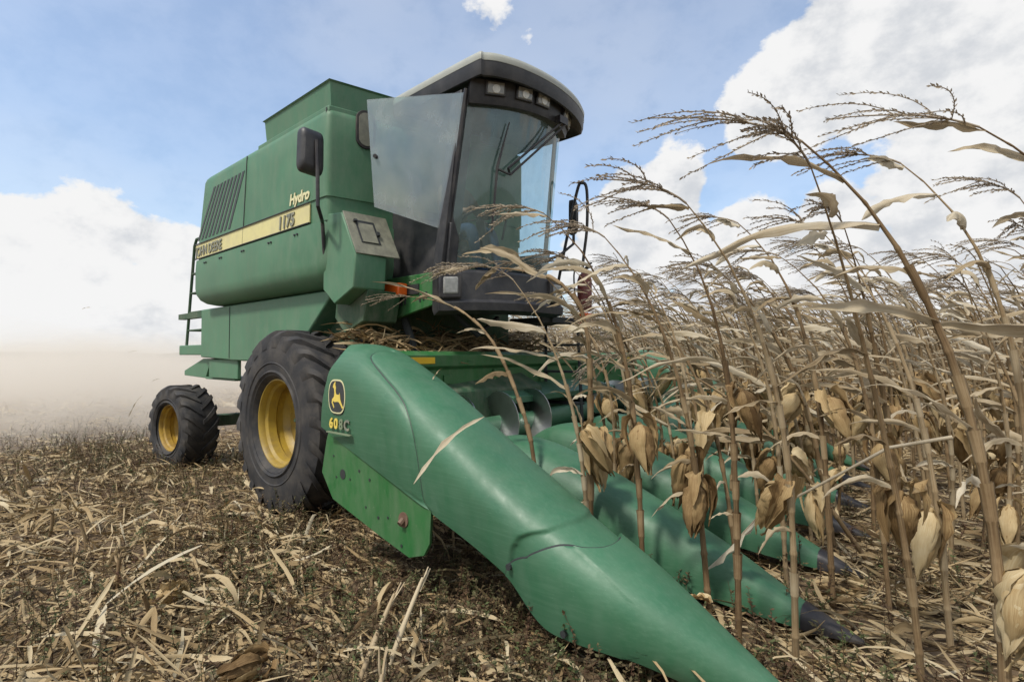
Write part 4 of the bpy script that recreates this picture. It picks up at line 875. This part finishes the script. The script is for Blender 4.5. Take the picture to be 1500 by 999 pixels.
def plant(seed, H=2.75, lean=6, top=50, pw=2.2, nleaf=8, ears=1, lod=0, rs=.021, ztas=True, earz=.95, path=None, lk=1.0, tl=.42):
    """-> dict of collectors: stalk, leaves, ears, tassel.  Wind blows to -x."""
    r = np.random.default_rng(seed); n = 16 if lod == 0 else (9 if lod == 1 else 6); h = np.linspace(0, 1, n); ang = np.radians(lean + (top - lean) * h ** pw); yy = r.normal(0, .05)
    D = np.stack([-np.sin(ang), np.full(n, yy) + .05 * np.sin(h * 5 + r.uniform(0, 6)), np.cos(ang)], 1); P = np.concatenate([[[0, 0, -.06]], np.cumsum(D[:-1] * H / (n - 1), 0)]);
    P[1:] += [0, 0, -.06]
    if path is not None:
        cp = np.array(path, float); k = np.concatenate([[0], np.cumsum(np.linalg.norm(np.diff(cp, axis=0), axis=1))]); q = np.linspace(0, k[-1], 60); dense = np.stack([np.interp(q, k, cp[:, j]) for j in range(3)], 1)
        for _ in range(30): dense[1:-1] = (dense[:-2] + dense[1:-1] * 2 + dense[2:]) / 4
        P = np.stack([np.interp(np.linspace(0, 59, n), np.arange(60), dense[:, j]) for j in range(3)], 1); D = nrm(np.gradient(P, axis=0)); H = k[-1]
    out = {'stalk': G(), 'leaf': [], 'ear': [], 'tassel': None}
    def at(u): x = u * (n - 1); i = min(int(x), n - 2); return P[i] + (P[i + 1] - P[i]) * (x - i)
    def dirat(u): return nrm(D[min(int(u * (n - 1)), n - 1)])
    nodes = np.concatenate([np.linspace(.03, .45, 6), np.linspace(.53, .95, 6)])
    if lod == 0:
        us, rr = [0.], [rs]
        for u in nodes:
            b = rs * float(np.interp(u, [0, .65, .8, .9, 1], [1, .58, .36, .22, .16])); us += [u - .006, u - .002, u + .002, u + .007]; rr += [b, b * 1.2, b * 1.2, b * .98]
        us.append(1.); rr.append(rs * .16); gtube(out['stalk'], np.array([at(u) for u in us]), np.array(rr), 8)
        for u in nodes[2:-3]:                                # leaf sheaths hugging the stalk
            if r.random() < .75:
                l_ = r.uniform(.035, .06); q = np.linspace(u, u + l_, 6); b = rs * float(np.interp(u, [0, .65, .8, .9, 1], [1, .58, .36, .22, .16])); gtube(out['stalk'], np.array([at(x) for x in q]), b * np.array([1.25, 1.32, 1.34, 1.36, 1.42, 1.6]), 7, r.normal(.08, .05), uo=5)
    else: gtube(out['stalk'], P, rs * np.interp(h, [0, .65, .8, 1], [1, .62, .36, .2]), 5 if lod == 1 else 3)
    nn = list(nodes[3:]); r.shuffle(nn); nn = sorted(nn[:nleaf])
    for k, u in enumerate(nn):
        lo = u < .42
        az = (math.pi if r.random() < .6 else r.uniform(0, 6.28)) + r.normal(0, .6)
        L = r.uniform(.25, .72) * (1 - .35 * (u > .85)); Wd = r.uniform(.011, .024) if r.random() < .8 else r.uniform(.024, .036)
        L *= lk; Wd *= lk
        if lo: L *= .5; Wd *= .75
        out['leaf'].append(leaf(r, at(min(.99, u + (.045 if lod == 0 else 0))), dirat(u), az, L, Wd, 16 if lod == 0 else (7 if lod == 1 else 5), droop=r.uniform(.15, .75), wind=.15 if lo else r.uniform(.75, 1.1), nc=5 if lod == 0 else 3, mi=0))
    for k in range(ears):
        u = (earz + r.normal(0, .17) - .22 * k) / H; az = r.uniform(0, 6.28)
        out['ear'].append(husk_ear(r, r.uniform(.25, .35), r.uniform(.046, .064), at(u), az, nv=12 if lod == 0 else 6, nu=7 if lod == 0 else 4))
    if ztas: out['tassel'] = tassel(r, P[-1], D[-1], fine=lod == 0, Ls=tl)
    return out
def merged(pl):
    g = G()
    for i, it in enumerate([[pl['stalk']], pl['leaf'], pl['ear'], [pl['tassel']] if pl['tassel'] else []]):
        for q in it:
            v, f, uv, ti, mi = q.arrays(); g.raw(v, f, uv, ti, np.full(len(f), i))
    return g
PM = [M['stalk'], M['leaf'], M['husk'], M['tassel']]
def variant(seed, **k):
    p = plant(seed, **k); i = seed
    return {'stalk': p['stalk'].mesh('stalk', M['stalk']), 'leaf': [q.mesh('leaf', M['leaf']) for q in p['leaf']], 'ear': [q.mesh('ear', M['husk']) for q in p['ear']], 'tassel': p['tassel'].mesh('tassel', M['tassel']) if p['tassel'] else None}
NEAR = [variant(100 + k, H=2.22 + .10 * (k % 4), lean=0 + 2.0 * (k % 3), top=40 + 6 * (k % 5), pw=2.2 + .3 * (k % 4), nleaf=6 + k % 3, ears=[1, 1, 2, 1, 1, 0, 2, 1, 1, 2][k % 10], rs=.0165 + .0015 * (k % 3), earz=.95 + .12 * (k % 3)) for k in range(14)]
MID = [merged(plant(200 + k, H=2.55 + .10 * (k % 4), lean=1 + 2.0 * (k % 3), top=42 + 7 * (k % 4), pw=2.3, nleaf=7, ears=1 + k % 2, lod=0 if k < 4 else 1)).mesh('corn_plant', PM) for k in range(8)]
FAR = [merged(plant(300 + k, H=2.5 + .12 * (k % 4), lean=2 + 2 * (k % 3), top=44 + 7 * (k % 4), pw=2.3, nleaf=7, ears=1, lod=2, rs=.024)).arrays() for k in range(6)]
CORNGRP = 'dry corn plants of the standing crop'
def place_near(var, s, t, rz, sc, label, group=CORNGRP, tiltx=0):
    x, y = st(s, t); z = float(gh(x, y)); e = empty('corn_plant', (x, y, z), rz); e.scale = (sc,) * 3; e.rotation_euler[1] = tiltx; tag(e, label, 'corn plant', group)
    link('stalk', var['stalk'], e)
    for m_ in var['leaf']: link('leaf', m_, e)
    for m_ in var['ear']: link('ear', m_, e)
    if var['tassel']: link('tassel', var['tassel'], e)
    return e
def corn():
    r = np.random.default_rng(5)
    # plants one can point at, (s, t), each with its own build
    heroes = [
        (5.06, .34, dict(H=2.5, lean=0, top=58, pw=2.3, nleaf=6, ears=0, rs=.022, lk=1.25, tl=.6), 0.05, 1.0, 'tall thick corn plant at the right edge arching over the sky with a big tassel'),
        (4.35, .45, dict(H=2.3, lean=4, top=48, pw=2.7, nleaf=5, ears=1, rs=.0165, earz=.72), .1, 1.0, 'corn plant nearest the second snout tip with a twisted hanging ear low on its stalk'),
        (3.89, .62, dict(H=2.3, lean=4, top=46, pw=2.6, nleaf=6, ears=2, rs=.0175, earz=.86), -.2, 1.0, 'corn plant right in front of the second snout with two open husks'),
        (3.10, 1.33, dict(H=2.3, lean=2, top=46, pw=2.8, nleaf=6, ears=2, rs=.0185, earz=.75), .2, 1.0, 'corn plant rising behind the joint of the nearest snout with pale husks'),
        (4.80, .62, dict(H=2.5, lean=5, top=40, pw=1.5, nleaf=4, ears=1, rs=.017, earz=1.0), .5, .95, 'short corn plant with one fat drooping ear ahead of the snout tips'),
        (4.86, 1.22, dict(H=2.3, lean=3, top=46, pw=2.7, nleaf=6, ears=1, rs=.0165, earz=.9), -.1, 1.0, 'corn plant ahead of the third snout tip with an ear turned to the left'),
    ]
    heroes.append((5.72, 1.22, dict(H=2.75, lean=2, top=66, pw=2.0, nleaf=6, ears=0, rs=.019, lk=1.2, tl=.62), .0, 1.0, 'corn plant at the right edge whose tassel streams level across the upper sky'))
    taken = []
    for i, (s, t, kw, rz, sc, lb) in enumerate(heroes): place_near(variant(500 + i, **kw), s, t, rz, sc, lb, group=None); taken.append((s, t))
    place_near(variant(640, H=.95, lean=3, top=8, pw=1.5, nleaf=2, ears=1, rs=.02, earz=.66, ztas=False), 5.20, .40, .8, 1.15, 'broken off corn plant with a pale ear in the bottom right corner', group=None); taken.append((5.20, .40))
    # two plants being pulled over by the gathering chains
    def wpath(base, pts_):
        bx, by = st(*base); out = []
        for a_, t_, z_ in pts_: x_, y_ = st(a_, t_); out.append((x_ - bx, y_ - by, z_ - float(gh(bx, by))))
        return out
    for s, t, pp, kw, lb in ((2.72, .60, [(2.72, .6, .45), (2.66, .6, .94), (2.5, .6, 1.28), (2.27, .6, 1.65), (1.95, .6, 1.86), (1.65, .6, 1.95), (1.3, .6, 2.0)], dict(nleaf=4, ears=0, rs=.016), 'thin corn plant bent over the nearest snout as it is pulled in'),
                             (3.13, .60, [(3.13, .6, .0), (3.14, .6, 1.16), (3.13, .6, 1.78), (3.05, .6, 1.95), (2.78, .6, 2.06), (2.4, .6, 2.13), (2.05, .6, 2.18)], dict(nleaf=9, ears=1, rs=.021), 'corn plant dragged into the header with its leaves whipping across the cab front')):
        place_near(variant(600 + int(s * 10), path=wpath((s, t), pp), **kw), s, t, 0, 1.0, lb, group=None); taken.append((s, t))
    pts = []
    for k in range(0, 110):
        t0 = -.03 + .948 * (k + .5)
        lo = (3.1, 2.7, 2.5, 2.45, 2.4, 2.35)[k] if k < 6 else -15.0
        s = lo + r.uniform(0, .3) - (.143 * t0 if k < 6 else 0); hi = 5.75 if k > 0 else 4.2
        hi += .05 * t0
        while s < hi:
            t = t0 + r.normal(0, .05); x, y = st(s, t)
            vis = y > .9 and abs(x / y) < 1.12
            if vis and all(math.hypot(s - a, t - b) > .2 for a, b in taken): pts.append((math.hypot(x, y), s, t, k))
            s += r.uniform(.24, .36) if k < 2 else r.uniform(.16, .28) if t0 < 22 else r.uniform(.4, .7)
    pts.sort()
    gap = ['first', 'second', 'third', 'fourth', 'fifth', 'sixth']
    for i, (d, s, t, k) in enumerate(pts[:290]):
        rz = r.normal(0, .4); sc = r.uniform(.84, 1.08); tx = r.normal(0, .05) - (r.uniform(.2, .5) if r.random() < .06 else 0)
        if k < 6 and s < 4.4 - .143 * t: lb, gr = f'dry corn plant standing in the {gap[k]} gap between the green header snouts', f'corn plants in the {gap[k]} snout gap'
        elif d < 6.5: lb, gr = 'dry corn plant in the open ground ahead of the snout tips', 'corn plants ahead of the snouts'
        else: lb, gr = 'dry wind-bent corn plant in the dense rows beyond the snouts', 'corn plants in the rows beyond the header'
        if d < 6.3: place_near(NEAR[int(r.integers(len(NEAR)))], s, t, rz, sc, lb, gr, tx)
        else:
            x, y = st(s, t); o = link('corn_plant', MID[int(r.integers(8)) if d < 9 else int(r.integers(4, 8))]); o.location = (x, y, float(gh(x, y))); o.rotation_euler = (0, tx, rz); o.scale = (sc,) * 3; tag(o, lb, 'corn plant', gr)
    g = G()
    for d, s, t, k in pts[290:]:
        v, f, uv, ti, mi = FAR[int(r.integers(6))]; a = r.normal(0, .3); c, q = math.cos(a), math.sin(a); sc = r.uniform(.86, 1.1); x, y = st(s, t)
        w = v * sc; w = np.stack([w[:, 0] * c - w[:, 1] * q + x, w[:, 0] * q + w[:, 1] * c + y, w[:, 2]], 1); g.raw(w, f, uv, ti + r.normal(0, .08), mi)
    o = link('corn_field', g.mesh('corn_field', PM)); tag(o, 'far rows of dry corn reading as one tan mass', 'corn field', kind='stuff')
    return len(pts)
NPL = corn()
print('corn plants', NPL)
# ------------------------------------------------------------------ crop residue on the ground
def strips(g, r, x, y, L, W, yaw, pitch, curl, lift, tint, n=6):
    """many curled leaf strips at once"""
    N_ = len(x); u = np.linspace(0, 1, n + 1); ph = curl[:, None] * (u[None] - .5) * 2 + pitch[:, None]; st_ = (L / n)[:, None]
    yw = yaw[:, None] + np.cumsum(r.normal(0, .06, (N_, n + 1)), 1)
    dx = np.cumsum(np.cos(ph) * np.cos(yw) * st_, 1); dy = np.cumsum(np.cos(ph) * np.sin(yw) * st_, 1); dz = np.cumsum(np.sin(ph) * st_, 1)
    dx -= dx.mean(1, keepdims=True); dy -= dy.mean(1, keepdims=True); dz -= dz.min(1, keepdims=True)
    P = np.stack([x[:, None] + dx, y[:, None] + dy, gh(x, y)[:, None] + lift[:, None] + dz], -1)
    w = W[:, None] * np.interp(u, [0, .15, .5, .85, 1], [.45, .9, 1, .75, .15])[None] * r.uniform(.7, 1.25, (N_, n + 1))
    tw = r.uniform(-.9, .9, (N_, 1)) + u[None] * r.normal(0, 1.1, (N_, 1)); S = np.stack([-np.sin(yw) * np.cos(tw), np.cos(yw) * np.cos(tw), np.sin(tw)], -1)
    fold = r.uniform(-.5, .7, (N_, 1)); up = np.stack([np.sin(yw) * np.sin(tw) * 1, -np.cos(yw) * np.sin(tw), np.cos(tw)], -1)
    V = np.stack([P - S * w[..., None] + up * (fold * w)[..., None], P, P + S * w[..., None] + up * (fold * w)[..., None]], 2)
    V[..., 2] = np.maximum(V[..., 2], gh(x, y)[:, None, None] + .001)
    c = np.array([-.5, 0, .5]); U = np.stack(np.broadcast_arrays(c[None, None] * (W / .02)[:, None, None] * .7 + r.uniform(0, 50, (N_, 1, 1)), u[None, :, None] * L[:, None, None] + r.uniform(0, 50, (N_, 1, 1))), -1)
    b = np.arange(N_)[:, None, None] * (n + 1) * 3; i, j = np.meshgrid(np.arange(n), np.arange(2), indexing='ij'); q = (i * 3 + j)[None]
    F = np.stack([b + q, b + q + 1, b + q + 4, b + q + 3], -1).reshape(-1, 4)
    g.raw(V.reshape(-1, 3), F, U.reshape(-1, 2), np.repeat(tint, (n + 1) * 3), np.zeros(len(F)))
def sample(r, N_, r0, r1, pw=1.0, half=56):
    d = r0 + (r1 - r0) * r.random(N_) ** pw; a = np.radians(r.uniform(-half, half, N_)); return d * np.sin(a), d * np.cos(a), d
def patch(x, y): return .5 + .5 * np.sin(1.3 * x + .7 * y + 1) * np.sin(.9 * y - 1.1 * x + 2)
def residue():
    r = np.random.default_rng(21); g = G()
    def put(N_, r0, r1, l0, l1, w0, w1, up=.12, tm=0., ts=.14, pw=1.):
        x, y, d = sample(r, N_, r0, r1, pw); s, t = inv(x, y)
        keep = ~((t > -.35) & (t < 5.7) & (s > .9) & (s < 4.4 - .143 * t) & (r.random(N_) < .5)); keep &= r.random(N_) < .34 + .75 * patch(x, y)
        x, y, d = x[keep], y[keep], d[keep]; n = len(x)
        strips(g, r, x, y, r.uniform(l0, l1, n) * r.uniform(.5, 1.2, n), r.uniform(w0, w1, n), np.where(r.random(n) < .6, ROTZ + r.normal(0, .5, n), r.uniform(0, 6.28, n)), r.normal(0, up, n), r.normal(0, .42, n), r.uniform(.0, .03, n), r.normal(tm + .01, ts, n))
    put(24000, 1.7, 10, .03, .13, .0025, .007, tm=-.07, ts=.16)          # chaff and torn pieces
    put(24000, 1.8, 11, .14, .50, .003, .011, up=.12, tm=.03, ts=.17)
    put(1700, 1.7, 9, .12, .40, .012, .026, up=.10, tm=.04, ts=.16)          # flattened broad husk leaves          # leaf lengths
    put(2200, 1.7, 9, .25, .6, .008, .020, up=.24, tm=.06, ts=.2)          # big pale leaves
    put(16000, 8, 28, .1, .38, .006, .02, tm=.16, pw=1.2)
    put(7000, 18, 60, .3, .9, .02, .06, tm=.25, pw=1.4)
    # bits of stalk
    x, y, d = sample(r, 1300, 1.9, 12)
    for a, b in zip(x, y):
        L_ = r.uniform(.05, .3); q = r.uniform(0, 6.28); p = abs(r.normal(0, .12)); dv = np.array([math.cos(q) * math.cos(p), math.sin(q) * math.cos(p), math.sin(p)]); z = float(gh(a, b)) + .012
        gtube(g, np.array([[a, b, z], [a, b, z] + dv * L_ * .5 + [0, 0, r.normal(0, .006)], [a, b, z] + dv * L_]), r.uniform(.004, .010), 5, r.normal(.0, .14))
    tag(link('crop_residue', g.mesh('crop_residue', M['litter'])), 'chopped dry corn leaves and stalk bits covering the soil', 'crop residue', kind='stuff')
    # weeds: low thin stems with small leaves, in patches
    g = G(); vs, fs, tn = [], [], []
    cl = [(-1.3, 3.4, 1.1, 130), (-.3, 3.0, .8, 120), (.2, 2.5, .5, 50), (-3.6, 6.2, 1.5, 110), (-5.2, 7.2, 1.3, 150), (-6.6, 8.6, 1.5, 120), (-2.0, 4.3, .8, 60), (1.2, 2.2, .4, 24), (1.7, 2.1, .4, 30), (1.3, 3.0, .8, 40), (-2.6, 3.2, 1.0, 40), (2.6, 3.6, 1.0, 50), (-.8, 2.2, .5, 20), (-7.5, 10, 2.2, 80), (3.5, 5, 1.2, 40)]
    for cx, cy, rad, n in cl:
        for k in range(int(n * 3.0)):
            x, y = cx + r.normal(0, rad * .55), cy + r.normal(0, rad * .5)
            if y < 1.6: continue
            H = r.uniform(.08, .32); P = [np.array([x, y, float(gh(x, y)) - .01])]; d = nrm(np.array([r.normal(0, .3), r.normal(0, .3), 1.]))
            for i in range(4): d = nrm(d + r.normal(0, .18, 3)); P.append(P[-1] + d * H / 4)
            P = np.array(P); tint = r.normal(-.05, .12); gtube(g, P, np.linspace(.0028, .001, 5), 3, tint - .25)
            for j in range(int(H * 120)):
                q = r.uniform(.15, 1) * 3.99; i = int(q); p = P[i] + (P[i + 1] - P[i]) * (q - i); a = nrm(np.array([r.normal(), r.normal(), .35])); b = nrm(np.cross(a, [0, 0, 1.]) + r.normal(0, .3, 3)); l_ = r.uniform(.012, .03); w = l_ * .28
                vs += [p, p + a * l_ * .5 + b * w, p + a * l_, p + a * l_ * .5 - b * w]; tn += [tint] * 4
    V = np.array(vs); k = len(V) // 4; g.raw(V, np.arange(4 * k).reshape(k, 4), V[:, :2] * 5, np.array(tn), np.zeros(k))
    tag(link('weeds', g.mesh('weeds', M['weed'])), 'low reddish and green weeds growing through the residue', 'weeds', kind='stuff')
    # trash piled on the feeder behind the beam
    g = G(); n = 900; s = r.uniform(.55, 1.33, n); t = r.uniform(.35, 3.2, n); s = s - .10 * t; x = OX + s * FX + t * LX; y = OY + s * FY + t * LY
    base = 1.42 + .22 * np.clip((1.25 - s) / .6, 0, 1) + .05 * np.sin(t * 5)
    strips(g, r, x, y, r.uniform(.15, .6, n), r.uniform(.004, .016, n), ROTZ + math.pi / 2 + r.normal(0, .7, n), r.normal(0, .15, n), r.normal(0, .5, n), base + r.uniform(-.1, .08, n) - gh(x, y), r.normal(-.05, .13, n))
    tag(link('crop_trash', g.mesh('crop_trash', M['litter'])), 'heap of broken corn stalks and leaves lying on the feeder below the cab', 'crop trash', kind='stuff')
residue()
BS = [(1.88, 2.34, 1.15), (1.71, 2.49, 1.08), (1.45, 2.72, .82), (1.28, 2.87, .655), (1.18, 2.97, .47), (1.06, 3.07, .29)]
def loose_items():
    r = np.random.default_rng(33)
    def gp(px_x, depth): return px_x * depth, depth
    # husks and ears lying on the ground
    for (x, y, L_, R_, yaw, lb) in ((-2.03, 3.14, .20, .05, .4, 'brown dry corn husk lying on the residue left of the front wheel track'), (-1.13, 2.36, .17, .045, 2.2, 'pale torn husk with a white cob showing in the residue by the bottom edge'), (.95, 2.9, .2, .045, 1.2, 'fallen husked ear lying under the second snout')):
        g = husk_ear(r, L_, R_, (0, 0, .0), yaw, flare=.6); e = link('fallen_ear', g.mesh('fallen_ear', M['husk'])); z = float(gh(x, y)); e.location = (x, y, z + .06); e.rotation_euler = (R(62), 0, yaw); tag(e, lb, 'corn husk', 'fallen husks')
    # broken stalk lengths standing out of the litter: (x, y, length, yaw, pitch)
    for x, y, L_, yaw, p, lb in ((-.66, 2.35, .42, 1.25, .75, 'split pale stalk sticking up from the litter at the bottom, left of two'), (-.56, 2.42, .46, 1.15, .85, 'split pale stalk sticking up from the litter at the bottom, right of two'), (-.52, 2.12, .2, 1.5, 1.2, 'short upright stalk stub at the bottom edge'), (-2.05, 2.2, .5, .35, .06, 'long dry stalk lying flat in the bottom left corner'), (-1.55, 3.4, .4, 1.0, .12, 'straight dry stalk lying before the front wheel')):
        g = G(); z = float(gh(x, y)) + .01; dv = np.array([math.cos(yaw) * math.cos(p), math.sin(yaw) * math.cos(p), math.sin(p)]); P = np.array([dv * L_ * u + [0, 0, .01 * math.sin(u * 4)] for u in np.linspace(0, 1, 8)])
        gtube(g, P, np.array([.013, .012, .012, .015, .011, .011, .010, .007]), 7, .2)
        for k in range(3):
            q = nrm(dv + r.normal(0, .22, 3)); Pq = np.array([P[-2] + q * u * .12 for u in np.linspace(0, 1, 5)]); gblade(g, Pq, np.repeat(np.cross(q, [0, .3, 1.])[None], 5, 0), np.array([.008, .008, .007, .005, .002]), np.full(5, .4), r, .25)
        e = link('broken_stalk', g.mesh('broken_stalk', M['stalk'])); e.location = (x, y, z); tag(e, lb, 'corn stalk', 'broken stalks on the ground')
    g = G(); c0 = np.array(BS); P = np.array([c0[0] + (c0[i] - c0[0]) for i in range(len(c0))]); q = np.linspace(0, len(P) - 1, 26); P = np.stack([np.interp(q, np.arange(len(c0)), c0[:, k]) for k in range(3)], 1)
    gtube(g, P[:20], np.linspace(.009, .004, 20), 6, .12); n = 14; gblade(g, np.stack([np.interp(np.linspace(15, 25, n), np.arange(26), P[:, k]) for k in range(3)], 1), np.repeat([[.8, .5, .5]], n, 0), .030 * np.interp(np.linspace(0, 1, n), [0, .3, .7, 1], [.2, 1, .9, .15]), np.full(n, .8), r, .3, rip=.012)
    e = link('broken_stalk', g.mesh('broken_stalk', M['leaf'])); tag(e, 'snapped stalk with a pale torn leaf slanting across the plants before the second snout', 'corn stalk', 'broken stalks on the ground')
    # scraps of leaf flying in the dust and about the header
    fl = [(-5.5, 8.0, .75, .34, 1.15, 'long leaf scrap flying before the dust by the rear wheel'), (-6.6, 9.5, 1.55, .14, .3, 'small leaf scrap flying level with the horizon at left'), (-5.6, 8.6, 1.1, .12, .4, 'leaf scrap flying low over the stubble at left'), (-5.3, 9.0, .9, .13, .7, 'leaf scrap tumbling nearest the ground at left'), (-7.8, 10, 2.35, .16, .2, 'dark leaf scrap flying in the white sky at left'),
          (-.215, 1.9, 1.17, .32, .75, 'dry leaf stalk flying across the flank of the nearest snout'), (-.5, 3.6, 1.36, .12, 1.0, 'pale scrap flying beside the yellow reflector'), (.28, 3.4, 1.48, .3, -.7, 'broad pale leaf whirling over the middle of the header'), (.45, 4.2, 1.95, .28, .2, 'blurred leaf flying past the cab front panel')]
    for x, y, z, L_, p, lb in fl:
        g = G(); n = 8; u = np.linspace(-.5, .5, n); P = np.stack([u * L_ * math.cos(p), u * .25 * L_, u * L_ * math.sin(p) + .12 * L_ * np.cos(u * 3)], 1); gblade(g, P, np.repeat(np.array([[.3, .5, .8]]), n, 0), L_ * .032 * np.array([.3, .8, 1, 1, .9, .7, .5, .1]), np.full(n, .5), r, .08)
        e = link('flying_leaf', g.mesh('flying_leaf', M['leaf'])); e.location = (x, y, z); tag(e, lb, 'dry leaf', 'leaf scraps in the air')
loose_items()
def stubble():
    r = np.random.default_rng(77); vars_ = []
    for k in range(5):
        g = G(); h = .07 + .035 * k; P = np.array([[0, 0, -.03], [.004, 0, h * .5], [.012 * (k - 2), .01, h]]); gtube(g, P, np.array([.014, .012, .012]), 7, .05)
        for j in range(3):
            d = nrm(np.array([r.normal(0, .5), r.normal(0, .5), 1.])); q = np.array([P[-1] + d * u * .07 - [0, 0, .02] for u in np.linspace(0, 1, 5)]); gblade(g, q, np.repeat(np.cross(d, [.3, 1, 0])[None], 5, 0), np.array([.009, .009, .008, .005, .002]), np.full(5, .5), r, .15)
        vars_.append(g.mesh('corn_stub', M['stalk']))
    n = 0
    for k in range(1, 9):
        t0 = -.03 - .948 * (k - .5); s = -9 + r.uniform(0, .4)
        while s < 4.6:
            x, y = st(s, t0 + r.normal(0, .06)); s += r.uniform(.3, .9)
            if y > 1.9 and abs(x / y) < .98 and math.hypot(x, y) < 9 and n < 90:
                o = link('corn_stub', vars_[int(r.integers(5))]); o.location = (x, y, float(gh(x, y))); o.rotation_euler = (r.normal(0, .25), r.normal(0, .25), r.uniform(0, 6)); tag(o, 'short cut corn stub standing in the harvested strip beside the machine', 'corn stub', 'corn stubs left in the harvested rows'); n += 1
stubble()
